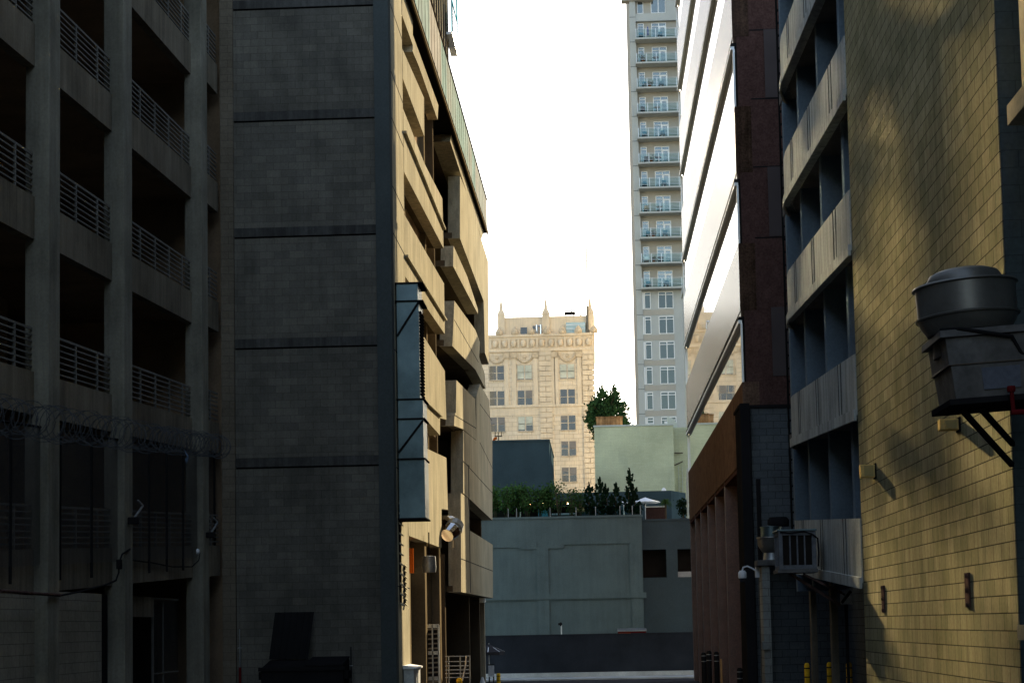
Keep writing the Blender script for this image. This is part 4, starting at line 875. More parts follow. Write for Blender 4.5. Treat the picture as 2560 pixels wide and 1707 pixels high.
# ------------------------------------------------------------------ residential tower
def tower():
    Y=211.0; g=thing('residential_tower','tall gray residential tower with balconies and white framed windows','building',(10,Y,-1))
    X=lambda px,py=75: PY(px,py,Y).x
    Z=lambda py,px=1630: PY(px,py,Y).z
    xl=X(1573,20); xa=X(1589.5); xr=xl+15; top=96
    xw1=X(1666)
    MB().box(xl,xr,Y+.55,Y+16,-1,top).build('wall',MT['tower_tan'],g)
    MB().box(xl,xa,Y,Y+.55,-1,top).build('corner_strip',MT['tower_conc'],g)
    m=MB(); 
    for py in list(range(-20,1060,62)): m.box(xl-.01,xa+.01,Y-.012,Y,Z(py)-.03,Z(py)+.03)
    m.build('strip_joints',MT['smooth_gray'],g)
    MB().box(xl-.95,xl+3,Y-.3,Y+.9,Z(2),Z(-25)).build('roof_fin',MT['tower_tan'],g)
    slabs=[101,161.4,223.6,285.7,348,410.7,472,534,596.7,660,721.7]
    lowrows=[(730,772),(791,835),(854,898),(917,960.5),(980,1024),(1042.5,1086)]
    # lower storeys flush
    zl=Z(724)
    MB().box(xa,xr,Y+.12,Y+.55,-1,zl).build('lower_wall',MT['tower_conc'],g)
    ztp=Z(33); MB().box(xa,X(1666.5),Y+.1,Y+.55,Z(52),Z(33)).build('upper_band',MT['tower_conc'],g)
    MB().box(X(1666.5),xr,Y+.1,Y+.55,Z(52),Z(-60)).build('upper_strip',MT['tower_conc'],g)
    def win(x0,x1,z0,z1,yf,split,transom,door=False,gm='tower_glass'):
        fr=MB(); t=.085
        for a,b in ((x0,x0+t),(x1-t,x1)): fr.box(a,b,yf-.09,yf,z0,z1)
        fr.box(x0+t,x1-t,yf-.09,yf,z1-t,z1); fr.box(x0+t,x1-t,yf-.09,yf,z0,z0+t)
        xm=(x0+x1)/2
        if split: fr.box(xm-.05,xm+.05,yf-.085,yf,z0+t,z1-t)
        zt=z1-(z1-z0)*transom; fr.box(x0+t,x1-t,yf-.08,yf,zt-.04,zt+.04)
        if door: fr.box(xm+.05,xm+.17,yf-.08,yf,z0+t,zt-.04); fr.box(x1-t-.12,x1-t,yf-.08,yf,z0+t,zt-.04); fr.box(xm+.17,x1-t-.12,yf-.08,yf,zt-.16,zt-.04)
        o=fr.build('window',MT['white'],g); p=MB(); p.box(x0+t,x1-t,yf-.03,yf-.012,z0+t,z1-t); p.build('pane',MT[gm],o)
    n0,n1,d0,d1=X(1594),X(1610),X(1628.5),X(1666)
    yw=Y+.55
    win(n0,n1,Z(31),Z(-12),Y+.1+.45,False,.2); win(d0,d1,Z(31),Z(-12),Y+.55,True,.2)
    for i,py in enumerate(slabs):
        win(n0,n1,Z(py-2),Z(py-46),yw,False,.15); win(d0,d1,Z(py-2),Z(py-46),yw,True,.2,True)
        zs=Z(py); m=MB(); m.box(xa-.15,xr,Y-1.15,Y+.55,zs-.22,zs); b=m.build('balcony_slab',MT['tower_conc'],g)
        m=MB()
        for h in (.25,.42,.59,.76,.93,1.1): m.box(xa-.05,xr,Y-1.11,Y-1.085,zs+h-.012,zs+h+.012)
        for k in range(7):
            x=xa-.02+k*1.22; m.box(x-.03,x+.03,Y-1.12,Y-1.07,zs,zs+1.12)
        for h in (.25,.42,.59,.76,.93,1.1): m.box(xa-.05,xa-.03,Y-1.1,Y+.5,zs+h-.012,zs+h+.012)
        rr=m.build('balcony_railing',MT['alu'],b)
        m=MB(); m.box(xa,xr,Y-1.06,Y-1.05,zs+.05,zs+1.02); m.build('railing_glass',MT['rail_glass'],rr)
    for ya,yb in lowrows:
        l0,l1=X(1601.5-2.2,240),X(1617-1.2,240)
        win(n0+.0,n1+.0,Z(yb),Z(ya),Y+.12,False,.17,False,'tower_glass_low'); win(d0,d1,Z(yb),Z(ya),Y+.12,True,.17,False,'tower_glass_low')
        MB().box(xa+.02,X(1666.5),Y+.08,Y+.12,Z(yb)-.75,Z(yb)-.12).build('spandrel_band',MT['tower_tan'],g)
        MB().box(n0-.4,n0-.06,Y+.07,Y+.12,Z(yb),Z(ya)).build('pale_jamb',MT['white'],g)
    return g
tower()
def balcony_things():
    Y=211.0; X=lambda px,py=75: PY(px,py,Y).x
    Z=lambda py,px=1630: PY(px,py,Y).z
    slabs=[101,161.4,223.6,285.7,348,410.7,472,534,596.7,660,721.7]; rnd=random.Random(9)
    ordn=['top','second','third','fourth','fifth','sixth','seventh','eighth','ninth','tenth','lowest']
    def chair(x,z,mt,lab):
        g=thing('balcony_chair',lab,'chair',(x,Y-.5,z),'furniture on the tower balconies'); MB().box(x-.28,x+.28,Y-.78,Y-.25,z+.38,z+.46).build('seat',MT[mt],g)
        m=MB(); m.prism([(x-.28,Y-.28,z+.46),(x+.28,Y-.28,z+.46),(x+.26,Y-.12,z+.98),(x-.26,Y-.12,z+.98)],(0,.05,0)); m.build('backrest',MT[mt],g)
        for dx in (-.24,.24):
            for dy in (-.74,-.3): MB().box(x+dx-.025,x+dx+.025,Y+dy-.025,Y+dy+.025,z,z+.38).build('leg',MT['black'],g)
    def table(x,z,mt,lab):
        g=thing('balcony_table',lab,'table',(x,Y-.5,z),'furniture on the tower balconies'); m=MB(); m.lathe((x,Y-.5,z),[(.42,.66),(.42,.72)],14); m.build('table_top',MT[mt],g); m=MB(); m.lathe((x,Y-.5,z),[(.22,0),(.2,.03),(.035,.06),(.035,.66)],10); m.build('pedestal',MT['black'],g)
    def plant(x,z,lab,h=.8):
        g=thing('potted_plant',lab,'plant',(x,Y-.5,z),'plants on the tower balconies'); pts=[Vector((x+rnd.gauss(0,.2),Y-.5+rnd.gauss(0,.15),z+.4+abs(rnd.gauss(0,.3))*h)) for i in range(60)]; random.seed(int(z*10)); leaf_mesh(pts,.22).build('foliage',MT['leaf_bamboo'],g); m=MB(); m.lathe((x,Y-.5,z),[(.14,0),(.2,.38),(.16,.38)],10); m.build('pot',MT['orange'],g)
    for i,py in enumerate(slabs):
        z=Z(py); o=ordn[i]; b=f'on the {o} balcony of the tower'
        mt=('teal_paint','canvas_dark','teal_paint','canvas_dark','teal_paint','canvas_dark','teal_paint','wood','teal_paint','white','teal_paint')[i]; cn={'teal_paint':'teal','canvas_dark':'dark','wood':'brown','white':'white'}[mt]
        chair(X(1602+3*(i%3)),z,mt,f'{cn} chair at the left {b}')
        if i%2: table(X(1637),z,'canvas_dark' if i%4==1 else 'wood',f'small round table in the middle {b}')
        else: chair(X(1650),z,mt,f'{cn} chair in front of the door {b}')
        if i in (1,2,5,8,9): plant(X(1620 if i!=1 else 1606),z,f'leafy potted plant {b}',1.6 if i==1 else .8)
    # blue folded parasol on the first balcony
    x=X(1619); z=Z(101); g=thing('folded_parasol','folded blue parasol on the top balcony of the tower','parasol',(x,Y-.5,z)); m=MB(); m.lathe((x,Y-.5,z),[(.03,.4),(.13,.5),(.1,1.0),(.05,1.5),(.01,1.6)],8); m.build('canopy',MT['parasol_blue'],g); m=MB(); m.tube([(x,Y-.5,z),(x,Y-.5,z+.5)],.025); m.build('pole',MT['alu'],g)
MT['parasol_blue']=mat('blue_canvas',(.02,.06,.30),.8,.1)
balcony_things()

# ------------------------------------------------------------------ right: brown granite office
BX=4.47
MT['side_dark']=mat('dark_louvered_side_window',(.06,.05,.05),.7,.1,fine=0)
MT['granite_low']=mat('honed_brown_fascia',(.125,.08,.056),.6,.25,2.5,streak=.4,fine=.3,brick=('x',4.42,50,.025,(.05,.03,.02),(.105,.066,.046)))
def brown():
    g=thing('brown_office','brown granite office building with mirrored ribbon windows and fin colonnade','building',(BX,66,0))
    y0,y1=51.35,82.3; gr=MT['granite']; top=36
    z=7.0; floors=[]
    # level profile: granite 7.0-9.3, window 9.3-11.35, dark head, repeated every 4.2
    k=0
    while True:
        a=7.0+4.2*k
        zb_=a+2.32; zh=a+4.2; 
        if a>top: break
        MB().box(BX,BX+.5,y0,y1,a+(0 if k==0 else .28),zb_).build('granite_spandrel',MT['granite_low'] if k==0 else gr,g)
        w=MB(); w.box(BX+.06,BX+.10,y0+.25,y1-.25,zb_,zh); wo=w.build('window',MT['brown_glass'],g)
        m=MB(); m.box(BX-.05,BX+.3,y0+.04,y1-.04,zh,zh+.10); m.build('window_head',MT['black'],wo)
        m=MB(); m.box(BX-.06,BX+.05,y0+.05,y1-.05,zh-.1,zh); m.box(BX+.0,BX+.055,y0,y0+.12,zb_,zh-.1);m.box(BX+.0,BX+.055,y1-.12,y1,zb_,zh-.1); m.build('frame',MT['alu'],wo)
        m=MB(); m.box(BX+.02,BX+.5,y0+.02,y1-.02,zh+.10,zh+.28); m.build('head_band',gr,g)
        m=MB(); m.box(BX+.1,BX+.3,y0+.05,y1-.05,zb_,zh); m.build('inner_blind',MT['black'],wo)
        k+=1
    MB().box(BX+.5,24,y0+.1,y1-.1,7.0,top).build('core',MT['granite_dull'],g)
    MB().box(BX+.12,24,y0+.004,y0+.09,7.003,top-.01).build('side_wall',MT['granite_dull'],g)
    MB().box(BX+.12,24,y1-.09,y1-.004,7.003,top-.01).build('side_wall',MT['granite_dull'],g)
    m=MB()
    for py in (76,248,418,595): zz=PY(1880,py,y0).z; m.box(BX+.51,24,y0-.004,y0+.003,zz-.02,zz+.02)
    m.build('side_joints',MT['black'],g)
    for (pa,pb,ya,yb) in ((1911,1990,75,245),(1921,1995,418,591),(1930,2000,768,940)):
        x0,x1=PY(pa,(ya+yb)/2,y0).x,PY(pb,(ya+yb)/2,y0).x; zz0,zz1=PY(pa,yb,y0).z,PY(pa,ya,y0).z
        w=MB().box(x0,x1,y0-.02,y0-.008,zz0,zz1).build('side_window',MT['side_dark'],g)
    # arcade of fins
    for px,w in ((1868,.5),(1820,.42),(1796,.42),(1776,.42),(1758,.42),(1744,.42),(1731,.42)):
        p=PX(px,1550,BX); MB().box(BX+.02,BX+1.5,max(p.y,y0+.02),min(max(p.y,y0+.02)+w,y1),-.9,7.0).build('fin',MT['granite_fin'],g)
    MB().box(BX+1.5,BX+1.8,y0+.5,y1,-.9,7.0).build('arcade_wall',MT['dark_maroon'],g)
    MB().box(BX+.02,BX+1.5,y0+.5,y1,6.85,6.99).build('arcade_soffit',MT['granite_dull'],g)
MT['granite_fin']=mat('honed_brown_granite',(0.1035,0.054,0.0405),.4,.25,3,spec=.5,fine=.3)
MT['dark_maroon']=mat('dark_maroon_wall',(.05,.02,.018),.7,.2)
brown()

def brown_annex():
    Y=49.6; g=thing('block_annex','dark gray block annex in the recess beside the brown office','building',(7,Y,0))
    x0=PY(1884,1300,Y).x
    MB().box(x0,10,Y,Y+1.6,-.2,PY(1900,1020,Y).z).build('wall',MT['cmu_dark'],g)
    MB().box(x0-.32,x0-.05,Y-.3,Y+1.5,-.2,PY(1900,1010,Y).z).build('drain_chase',MT['black'],g)
    MB().box(x0-.35,10,Y-.05,Y+1.7,PY(1900,1020,Y).z,PY(1900,1012,Y).z).build('coping',MT['black'],g)
brown_annex()

# ------------------------------------------------------------------ right: ramp garage with streaked white bands
RX=4.7
def ramp():
    g=thing('ramp_garage','parking ramp garage with sloping streaked white concrete bands and blue gray piers','building',(RX,37,0))
    tops={}
    # bottom edge z at Y=31 and Y=42 for each band; heights from the picture
    bands=[(2.84,1.15),(5.84,1.1),(8.83,1.1),(11.68,1.1),(14.55,1.1),(17.4,1.1)]
    y0=30.85; y1=43.2; sl=.056
    for z,h in bands:
        N=14; front=[]; m=MB(); vs=[]; 
        ys=[y0+(y1-y0)*i/N for i in range(N+1)]
        def xx(y): 
            t=max(0,(y-40.6)/2.6); return RX+.55*t*t
        def zz(y): return z+sl*(y-31)
        hh=lambda y:h*(1-.0*(y-y0))
        a=[Vector((xx(y),y,zz(y))) for y in ys]
        m=MB(); 
        for i in range(N):
            p,q=a[i],a[i+1]; up=Vector((0,0,h))
            m.add([p,q,q+up,p+up,p+Vector((.2,0,0)),q+Vector((.2,0,0)),q+up+Vector((.2,0,0)),p+up+Vector((.2,0,0))],[(0,3,2,1),(4,5,6,7),(3,7,6,2),(0,1,5,4)]+([(0,4,7,3)] if i==0 else [])+([(1,2,6,5)] if i==N-1 else []))
        b=m.build('parapet_band',MT['white_conc'],g)
        m=MB()
        for i in range(N): 
            p,q=a[i],a[i+1]; m.prism([p+Vector((-.05,0,-.1)),p+Vector((-.05,0,.1)),p+Vector((.001,0,.1)),p+Vector((.001,0,-.1))],q-p)
        m.build('drip_edge',MT['white_conc'],b)
        for y in (32.6,32.95,35.9,36.25,39.1,39.4,41.9): MB().bar((xx(y)-.002,y,zz(y)+.1),(xx(y)-.002,y,zz(y)+h),.02).build('panel_joint',MT['band_dark'],b)
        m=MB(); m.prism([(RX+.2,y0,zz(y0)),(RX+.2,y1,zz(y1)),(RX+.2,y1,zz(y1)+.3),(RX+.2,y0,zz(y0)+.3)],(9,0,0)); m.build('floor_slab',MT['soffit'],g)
    zg=-.1
    for y in (32.8,36.05,39.5,42.6):
        m=MB(); m.box(RX+.22,RX+1.35,y,y+.28,2.9,21); m.build('pier',MT['blue_pier'],g)
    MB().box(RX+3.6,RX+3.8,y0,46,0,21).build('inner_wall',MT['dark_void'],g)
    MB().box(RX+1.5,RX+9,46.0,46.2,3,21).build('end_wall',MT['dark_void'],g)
    # dark lattice screen at the end of the decks
    m=MB(); yl=44.6; x0,x1=RX+.36,RX+1.2
    for k in range(52):
        z=3.6+k*.34; m.bar((x0,yl,z),(x1,yl,z+.16),.05,.05)
    for k in range(6):
        x=x0+(x1-x0)*k/5; m.bar((x,yl+.05,3.4),(x,yl+.05,21),.05,.05)
    m.build('lattice_screen',MT['matte_black'],g)
    m=MB()
    for y in (43.3,43.9): m.box(RX+.75,RX+.95,y,y+.06,3.4,21)
    m.build('screen_post',MT['dark_pier'],g)
    m=MB()
    for k in range(6):
        z=4.2+2.9*k; 
        for j in range(4): m.bar((RX+.85,43.35,z+j*.42),(RX+.85,43.9,z+j*.42+.25),.05)
    m.build('stair_stringer',MT['matte_black'],g)
    # ground storey: block walls, pier, recess
    Y=46.5; MB().box(PY(1924,1500,Y).x,RX+6,Y,Y+.3,-.2,3.9).build('block_wall',MT['cmu_dark'],g)
    MB().box(PY(1907,1500,45.6).x,PY(1926,1500,45.6).x,45.6,46.6,-.2,PY(1915,1414,45.6).z).build('block_pier',MT['cmu_pier'],g)
    p0=PY(1906,1613,45.55); MB().box(PY(1905,1613,45.5).x,PY(1922,1613,45.5).x,45.45,45.6,p0.z-.1,p0.z+.12).build('pier_bracket',MT['cmu_pier'],g)
    for px,Yp in ((2028,43.0),(2079,38.5)):
        p=PY(px,1550,Yp); MB().box(p.x,p.x+.14,Yp,Yp+.3,-.2,3.2).build('post',MT['garage_conc'],g)
    MB().box(RX+1.9,RX+2.1,31,46.4,-.2,3.0).build('recess_wall',MT['cmu_dark_x'],g)
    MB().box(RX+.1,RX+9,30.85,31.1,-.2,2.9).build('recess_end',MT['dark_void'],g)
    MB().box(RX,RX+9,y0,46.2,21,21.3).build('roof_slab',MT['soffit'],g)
MT['cmu_pier']=mat('block_pier_gray',(.20,.21,.195),.9,.25,.8,brick=('y',.406,.203,.008,(.11,.11,.10),(.22,.23,.21)),stain=.3)
MT['cmu_dark_x']=mat('dark_recess_block',(.10,.115,.125),.9,.25,.6,brick=('x',.406,.203,.008,(.05,.055,.06),(.12,.135,.14)))
ramp()

def sign_white():
    Y=36.5; x0,x1=PY(2101,1490,Y).x,PY(2130,1490,Y).x; z0,z1=PY(2115,1510,Y).z,PY(2115,1473,Y).z
    g=thing('wall_sign','small white sign with dark diagonal mark in the recess under the lowest band','sign',((x0+x1)/2,Y,z0))
    MB().box(x0,x1,Y,Y+.03,z0,z1).build('panel',MT['canvas_white'],g)
    m=MB(); m.bar((x0+.02,Y-.004,z0+.03),(x1-.02,Y-.004,z1-.03),.008,.06); m.bar((x0+.0,Y-.004,z1-.05),(x0+.1,Y-.004,z1-.12),.008,.03); m.build('diagonal_mark',MT['band_dark'],g)
    MB().box((x0+x1)/2-.03,(x0+x1)/2+.03,Y+.03,Y+.08,0,z1).build('post',MT['black'],g)
sign_white()

# ------------------------------------------------------------------ right: olive block building
KX=4.72
def block():
    g=thing('block_building','tall olive tan concrete block wall building on the near right','building',(KX,25,0))
    MB().box(KX,KX+10,19.65,30.83,-.2,24).build('block_wall',MT['cmu_olive'],g)
    MB().box(KX+.75,KX+10,-60,19.63,-.2,24).build('recessed_wall',MT['recess'],g)
    MB().box(KX+.01,KX+.9,19.6,19.645,-.2,24).build('end_face',MT['end_block'],g)
    # projecting bay
    a=PY(2553,100,18.3); zs=PY(2545,235,18.0).z
    bx=PY(2552,150,18.3).x
    m=MB(); m.box(bx,KX+.75,12,18.3,zs,24); m.build('bay',MT['bay_tan'],g)
    m=MB(); m.box(bx-.14,KX+.75,11.9,18.42,zs-.22,zs); m.build('bay_sill',MT['bay_tan'],g)
    z=PY(2548,1575,18.6).z; m=MB(); m.box(PY(2543,1575,18.6).x,KX+.74,12,18.6,z-.1,z+.06); m.build('window_sill',MT['bay_tan'],g)
MT['end_block']=mat('blue_gray_end_block',(.055,.075,.08),.9,.2,.5,brick=('y',.406,.203,.006,(.04,.055,.06),(.06,.08,.085)),stain=.4)
MT['recess']=mat('blue_gray_recess_block',(.10,.14,.15),.9,.2,.5,brick=('x',.406,.203,.006,(.07,.10,.11),(.11,.15,.16)))
MT['bay_tan']=mat('bay_tan_concrete',(.42,.36,.24),.85,.2,.8,stain=.4,staincol=(.15,.12,.08))
block()

def wall_fittings():
    for (px0,py0,px1,py1,lab) in ((2169,1151,2190,1173,'amber box light on the olive block wall, standing clear of the fan'),(2380,1030,2400,1048,'amber box light on the olive block wall, half hidden under the big fan')):
        a=PX(px0,py0,KX-.25); b=PX(px1,py1,KX-.25); g=thing('wall_light',lab,'wall light',(KX,a.y,b.z),'amber box lights on the block wall'); y=PX(px1,(py0+py1)/2,KX).y
        z0,z1=b.z+.0,a.z
        MB().box(KX-.26,KX-.02,y,y+.16,z0,z1).build('housing',MT['lampbox'],g,bevel=.01); MB().box(KX-.02,KX+.001,y-.03,y+.2,z0-.02,z1+.02).build('back_plate',MT['black'],g); MB().box(KX-.2,KX-.05,y-.012,y,z0+.02,z1-.02).build('lens',MT['lens'],g)
    for (px,py0,py1,w,lab) in ((2209,1463,1530,.07,'dark rusty steel plate on the block wall, farther and smaller in view'),(2420,1431,1517,.07,'dark rusty steel plate on the block wall, nearer, under the big fan')):
        a=PX(px,py0,KX); b=PX(px+2,py1,KX); g=thing('steel_plate',lab,'steel plate',(KX,a.y,b.z),'rusty steel plates on the block wall')
        MB().box(KX-.025,KX-.001,a.y-.12,a.y+.12,b.z,a.z).build('plate',MT['rust_plate'],g); m=MB()
        for t in (.08,.5,.92): m.lathe((KX-.025,a.y,b.z+(a.z-b.z)*t),[(.03,0),(.025,.02),(.001,.022)],8,Matrix.Rotation(R(-90),3,'Y'))
        m.build('bolts',MT['rust_plate'],g)
MT['lens']=mat('amber_lens',(.35,.28,.12),.25,0,fine=0)
wall_fittings()

def big_fan():
    Y=18.4; s=Y/4300; c=PY(2418,790,Y); 
    g=thing('rooftop_exhaust_fan','large dented metal exhaust fan with round bowl on a wall bracket','exhaust fan',(PY(2418,1030,Y).x,Y,PY(2418,1030,Y).z))
    T=Matrix.Rotation(R(-3.2),3,'Y')@Matrix.Rotation(R(0),3,'X')
    up=T@Vector((0,0,1)); rg=T@Vector((1,0,0))
    r=127*s
    rim=PY(2411,713,Y); 
    h1=78*s; h2=118*s
    m=MB(); m.lathe(rim,[(r*.80,-.015),(r*1.0,0.0),(r*1.02,-.02),(r*.965,-.035),(r*.955,-h1),(r*1.01,-h1-.012),(r*1.0,-h1-.03),(r*.955,-h1-.035),(r*.92,-h1-.09),(r*.80,-h2-.02),(r*.74,-h2-.03)],48,T); m.build('bowl',MT['fan_metal'],g,True)
    m=MB(); m.lathe(rim+up*.0,[(r*.74,-.02),(r*.73,.06),(r*.66,.12),(r*.5,.155),(r*.2,.17),(.001,.172)],48,T); m.build('dome_cap',MT['fan_metal'],g,True)
    nk=rim-up*(h2); m=MB(); m.lathe(nk,[(r*.72,0),(r*.72,-.26)],32,T); m.build('neck',MT['fan_dark'],g,True)
    # curb cap (square, flared) and boxes
    def ring(px0,px1,py,Yd0,Yd1):
        pass
    base=PY(2425,1026,Y-.3)
    def boxT(cz0,cz1,hw0,hw1,dp0,dp1,name,mt,cx=2440):
        # tapered square box between two heights measured down from the rim
        p0=rim-up*cz0+rg*((cx-2411)*s); p1=rim-up*cz1+rg*((cx-2411)*s); fy=T@Vector((0,1,0)); vs=[]
        for p,hw,dp in ((p1,hw1,dp1),(p0,hw0,dp0)):
            for sx,sy in ((-1,-1),(1,-1),(1,1),(-1,1)): vs.append(p+rg*hw*sx+fy*dp*sy)
        m=MB(); m.add(vs,[(0,3,2,1),(4,5,6,7),(0,1,5,4),(1,2,6,5),(2,3,7,6),(3,0,4,7)]); return m.build(name,mt,g,bevel=.006)
    z=lambda py:(py-713)*s
    boxT(z(840),z(858),.50,.51,.5,.51,'curb_cap',MT['fan_metal2'],2432)
    boxT(z(858.5),z(925),.47,.455,.46,.455,'upper_box',MT['fan_metal2'],2438)
    boxT(z(923),z(927),.468,.468,.465,.465,'seam_flange',MT['fan_dark'],2439)
    boxT(z(927),z(1008),.452,.43,.45,.43,'lower_box',MT['fan_metal2'],2442)
    boxT(z(1009),z(1024),.50,.50,.50,.50,'platform',MT['black'],2440)
    p=rim-up*z(965)+rg*((2455-2411)*s); m=MB(); fy=T@Vector((0,1,0)); q=p-fy*.446; 
    m.prism([q+rg*-.2+up*.12,q+rg*.2+up*.12,q+rg*.19-up*.11,q+rg*-.19-up*.11],-fy*.008); m.build('access_panel',MT['fan_panel'],g)
    for (a,b) in (((2408,1028),(2530,1162)),((2456,1026),(2532,1110))):
        m=MB(); p=PY(*a,Y-.1); q=PY(*b,Y+.9); m.bar(p,q,.05); m.build('brace',MT['black'],g)
    pts=[PY(2350,825,Y-.42),PY(2400,822,Y-.5),PY(2460,830,Y-.52),PY(2530,840,Y-.5),PY(2552,880,Y-.45),PY(2580,905,Y-.4)]
    m=MB(); m.tube(pts,.02,8); m.build('power_cable',MT['black'],g)
    g2=thing('red_valve_pipe','red pipe with valve beside the big exhaust fan','pipe',PY(2530,1030,Y-.6)); m=MB(); m.tube([PY(2528,968,Y-.6),PY(2531,1000,Y-.6),PY(2534,1028,Y-.6)],.022,10); m.build('riser',MT['red'],g2); m=MB(); m.tube([PY(2528,1030,Y-.6),PY(2590,1028,Y-.6)],.028,10); m.build('branch',MT['red'],g2); m=MB(); p=PY(2528,972,Y-.6); m.lathe(p,[(.04,-.03),(.045,0),(.04,.03)],12); m.build('valve',MT['red'],g2)
MT['fan_metal']=mat('weathered_fan_aluminium',(.15,.15,.14),.42,.25,1.5,metal=.55,spec=.4,stain=.35,staincol=(.15,.14,.12),fine=.06)
MT['fan_metal2']=mat('dented_sheet_metal',(.10,.10,.10),.55,.4,3,metal=.4,stain=.6,staincol=(.10,.09,.08))
MT['fan_panel']=mat('dark_blue_panel',(.09,.10,.125),.55,.2,metal=.3)
MT['fan_dark']=mat('dark_fan_neck',(.10,.085,.07),.6,.3,metal=.5)
big_fan()

MT['cooler']=mat('dull_cooler_metal',(.13,.14,.155),.6,.3,3,metal=.2,stain=.4)
def coolers():
    Y=35.6; x0,x1=PY(1947,1380,Y).x,PY(2041,1380,Y).x; z0,z1=PY(1995,1422,Y).z,PY(1995,1327,Y).z; d=.85
    g=thing('evaporative_cooler','boxy metal evaporative cooler hanging on the lowest white band','air conditioner',((x0+x1)/2,Y,z0)); t=.085
    m=MB()
    for a,b in ((x0,x0+t),(x1-t,x1)):
        for c,e in ((Y,Y+t),(Y+d-t,Y+d)): m.box(a,b,c,e,z0,z1)
    for c,e in ((Y,Y+t),(Y+d-t,Y+d)):
        m.box(x0+t,x1-t,c,e,z0,z0+t); m.box(x0+t,x1-t,c,e,z1-t,z1)
    for a,b in ((x0,x0+t),(x1-t,x1)): m.box(a,b,Y+t,Y+d-t,z0,z0+t); m.box(a,b,Y+t,Y+d-t,z1-t,z1)
    m.build('frame',MT['cooler'],g,bevel=.008)
    m=MB(); m.box(x0-.03,x1+.02,Y-.03,Y+d+.02,z1,z1+.04); m.build('lid',MT['galv'],g,bevel=.01)
    m=MB(); m.box(x0-.03,x1+.02,Y-.03,Y+d+.02,z0-.07,z0); m.build('tray',MT['fan_metal2'],g)
    m=MB()
    for k in range(1,4):
        x=x0+t+(x1-x0-2*t)*k/4; m.box(x-.015,x+.015,Y+.01,Y+.04,z0+t,z1-t)
    for k in range(1,4):
        y=Y+t+(d-2*t)*k/4; m.box(x0+.01,x0+.04,y-.015,y+.015,z0+t,z1-t)
    m.build('grille_bars',MT['cooler'],g)
    MB().box(x0+.06,x1-.06,Y+.06,Y+d-.06,z0+.03,z1-.03).build('filter_pads',MT['dark_void'],g)
    m=MB(); m.tube([PY(1950,1330,Y-.05),PY(1975,1332,Y-.06),PY(2010,1328,Y-.06),PY(2030,1334,Y-.05),PY(2044,1345,Y-.03),PY(2047,1380,Y-.02),PY(2046,1415,Y)],.018,8); m.build('hose',MT['black'],g)
    m=MB(); m.bar((x0+.25,Y+.4,z0-.07),(KX+.3,Y+.4,z0-.75),.06); m.bar((x0+.5,Y+.15,z0-.1),(KX+.3,Y+.15,z0-.5),.05); m.build('bracket',MT['rust_plate'],g)
    # second mushroom fan, on the block pier
    Y=45.9; s=Y/4300
    p=PY(1928,1343,Y); g=thing('roof_exhaust_fan','small galvanised mushroom exhaust fan on the block pier','exhaust fan',(p.x,Y,PY(1920,1414,Y).z)); r=36*s
    m=MB(); m.lathe(p,[(r*.6,.0),(r,.01),(r*1.02,-.02),(r*.98,-.04),(r*.95,-.2),(r*.7,-.36),(r*.5,-.42)],36); m.build('bowl',MT['fan_metal'],g,True)
    m=MB(); m.lathe(p,[(r*.72,0),(r*.72,24*s),(r*.76,24*s),(r*.76,27*s),(r*.2,30*s)],32); m.build('motor_housing',MT['galv'],g,True)
    m=MB(); m.lathe(p+Vector((.2,0,28*s)),[(r*.75,0),(r*.75,14*s),(r*.6,22*s),(.001,23*s)],28); m.build('dome_cap',MT['black'],g,True)
    m=MB(); m.lathe(p,[(r*.52,-.38),(r*.62,-.62)],28); m.build('throat',MT['galv_dark'],g,True)
    m=MB(); z=PY(1920,1402,Y).z; m.box(p.x-.42,p.x+.5,Y-.42,Y+.42,z-.13,z+.02); m.build('curb',MT['fan_metal2'],g,bevel=.01)
    # dome camera on an arm
    Y=46.4; p=PY(1856,1440,Y); e=PY(1893,1428,Y); g=thing('dome_camera','white dome security camera on a curved arm beside the block pier','camera',e)
    m=MB(); m.lathe(p,[(.001,.16),(.07,.155),(.11,.1),(.115,-.02),(.1,-.05)],20); m.build('housing',MT['cam_white'],g,True)
    m=MB(); m.lathe(p,[(.098,-.05),(.09,-.1),(.06,-.15),(.001,-.17)],20); m.build('lens_dome',MT['lens_dark'],g,True)
    m=MB(); m.tube([p+Vector((0,0,.15)),p+Vector((.03,0,.24)),p+Vector((.14,0,.27)),p+Vector((.28,0,.2)),e],.022,8); m.build('arm',MT['cam_white'],g,True)
    MB().box(e.x-.05,e.x+.06,Y-.12,Y+.1,e.z-.16,e.z+.12).build('mount',MT['cam_white'],g,bevel=.01); 
    m=MB(); m.tube([(e.x+.1,Y+.05,-.2),(e.x+.1,Y+.05,6.0)],.06,8); tag(m.build('drain_pipe',MT['black']),'dark vertical drain pipe that carries the dome camera','pipe')
MT['lens_dark']=mat('smoked_dome',(.02,.025,.035),.1,0,fine=0,spec=.6)
coolers()

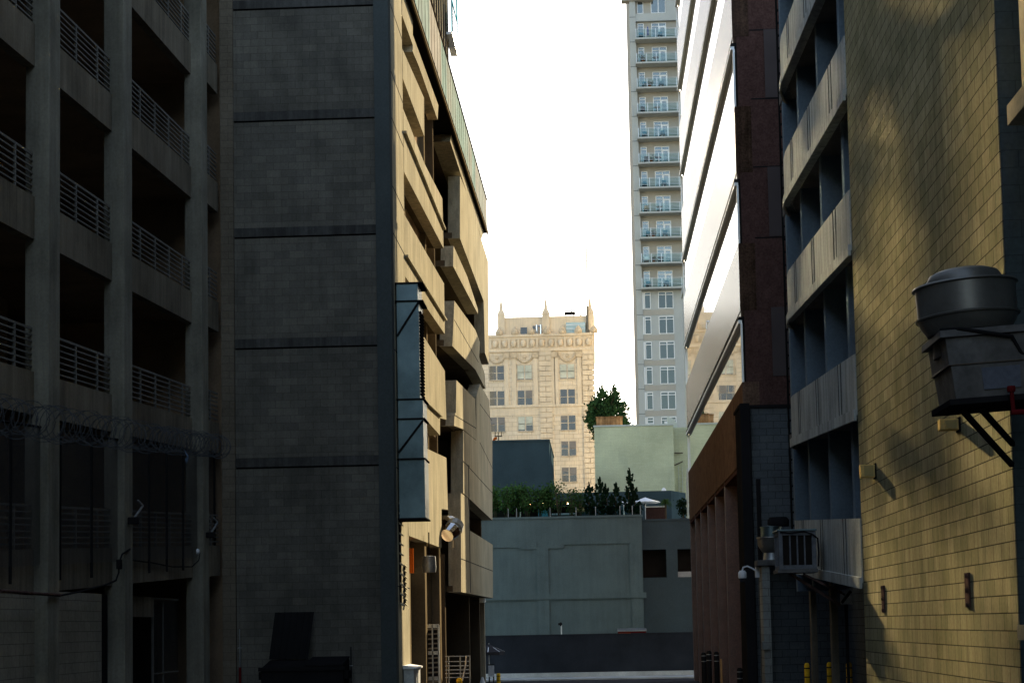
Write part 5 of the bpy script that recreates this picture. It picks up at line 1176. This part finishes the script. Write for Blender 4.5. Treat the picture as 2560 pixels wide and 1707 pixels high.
def right_bollards():
    bollard(2017,1656,44,'yellow','leftmost of the three yellow bollards by the ramp garage','yellow bollards by the ramp garage',.07)
    bollard(2073,1654,45,'yellow','middle yellow bollard by the ramp garage','yellow bollards by the ramp garage',.07)
    bollard(2122,1654,41,'yellow','rightmost yellow bollard, beside the olive block wall','yellow bollards by the ramp garage',.07)
    bollard(1759,1630,70,'black','farthest left black bollard in front of the brown office','black bollards by the brown office',.1)
    bollard(1772,1626,66,'black','tallest black bollard, second from the left by the brown office','black bollards by the brown office',.1)
    bollard(1791,1628,66,'black','third black bollard, just left of the wooden post','black bollards by the brown office',.1)
    bollard(1849,1668,58,'black','lowest black bollard in front of the red box','black bollards by the brown office',.095)
    Y=64; a=PY(1800,1646,Y); b=PY(1805,1646,Y); g=thing('wooden_post','raw wooden post beside the black bollards','post',(a.x,Y,ground_z(Y))); MB().box(a.x,b.x,Y,Y+.09,ground_z(Y),a.z).build('board',MT['wood'],g); MB().box(a.x-.02,b.x+.02,Y-.02,Y+.11,ground_z(Y),ground_z(Y)+.06).build('foot',MT['wood'],g)
    Y=60; a=PY(1853,1661,Y); b=PY(1868,1661,Y); g=thing('red_cabinet','dark red cabinet behind the lowest black bollard','cabinet',(a.x,Y,ground_z(Y))); MB().box(a.x,b.x,Y,Y+.3,ground_z(Y),a.z-.03).build('body',MT['red'],g); MB().box(a.x-.02,b.x+.02,Y-.02,Y+.32,a.z-.03,a.z).build('top',MT['red'],g)
right_bollards()

# unseen block added beyond the brown office to shade the far concrete panels
def neighbour():
    g=thing('unseen_shade_block','plain unseen block added beyond the brown office to shade the far panels','building',(9,130,0))
    MB().box(7.6,10.2,126,142,-.8,29).build('wall',MT['tower_conc'],g); MB().box(7.5,10.3,125.9,142.1,29,29.5).build('parapet',MT['tower_conc'],g)
neighbour()

# unseen mirror block, added to throw sunlight onto the olive block wall
def unseen_reflector():
    d=R(3.65); t=Vector((math.sin(d),math.cos(d),0)); n=Vector((math.cos(d),-math.sin(d),0))
    o=Vector((-18.2,162,0)); g=thing('unseen_reflector','unseen glass block added to reflect sunlight onto the olive block wall','building',o)
    def blk(m,a,b,u,v,z0,z1): m.prism([o+t*a+n*u+Vector((0,0,z0)),o+t*b+n*u+Vector((0,0,z0)),o+t*b+n*v+Vector((0,0,z0)),o+t*a+n*v+Vector((0,0,z0))],(0,0,z1-z0)); return m
    blk(MB(),-4,28,-16,-.1,-.8,66).build('core',MT['tower_conc'],g)
    # small mirror panes; gaps are shaped so thrown light dapples the block wall
    back=SD-2*SD.dot(n)*n
    dark=[[(2195,-40),(2295,-40),(2300,250),(2325,520),(2265,600),(2225,350),(2200,150)],[(2112,330),(2180,270),(2205,420),(2185,620),(2125,660),(2105,500)],[(2395,-40),(2500,-40),(2500,230),(2435,170)],
          [(2268,760),(2312,760),(2325,1250),(2350,1720),(2312,1720),(2285,1200)],[(1850,890),(2168,780),(2168,1520),(1850,1560)],[(2205,900),(2235,900),(2240,1200),(2215,1200)],[(2440,1290),(2500,1280),(2500,1400),(2450,1400)],[(2100,1560),(2240,1600),(2240,1720),(2100,1720)]]  # outlines of shade dapples wanted on the wall; panes there are omitted
    def inside(p,poly):
        c=False
        for i in range(len(poly)):
            (x1,y1),(x2,y2)=poly[i],poly[i-1]
            if (y1>p[1])!=(y2>p[1]) and p[0]<(x2-x1)*(p[1]-y1)/(y2-y1)+x1: c=not c
        return c
    m=MB(); st=.8
    for iz in range(30):
        for it in range(40):
            a=it*st-4; z=41+iz*st
            q=o+t*(a+st/2)+Vector((0,0,z+st/2)); q=q-back*((q.x-4.72)/back.x)-EYE; zc=q.dot(FWD)
            px=(W0/2+F_PX*q.dot(RGT)/zc,PPY-F_PX*q.dot(UPV)/zc)
            if any(inside(px,d_) for d_ in dark): continue
            if mnoise.noise(Vector((a*.33,z*.16,3.3)))<.02 or random.random()<.08: continue
            blk(m,a+.02,a+st-.02,-.08,0,z+.02,z+st-.02)
    m.build('reflector_panes',MT['throw_glass'],g)
    blk(MB(),-4,28,-.1,-.06,-.8,66).build('reflector_backing',MT['tower_conc'],g)
MT['throw_glass']=mirror_glass('light_throwing_mirror',(.97,.93,.82),.02,(.02,.03,.04),.9,0)
unseen_reflector()
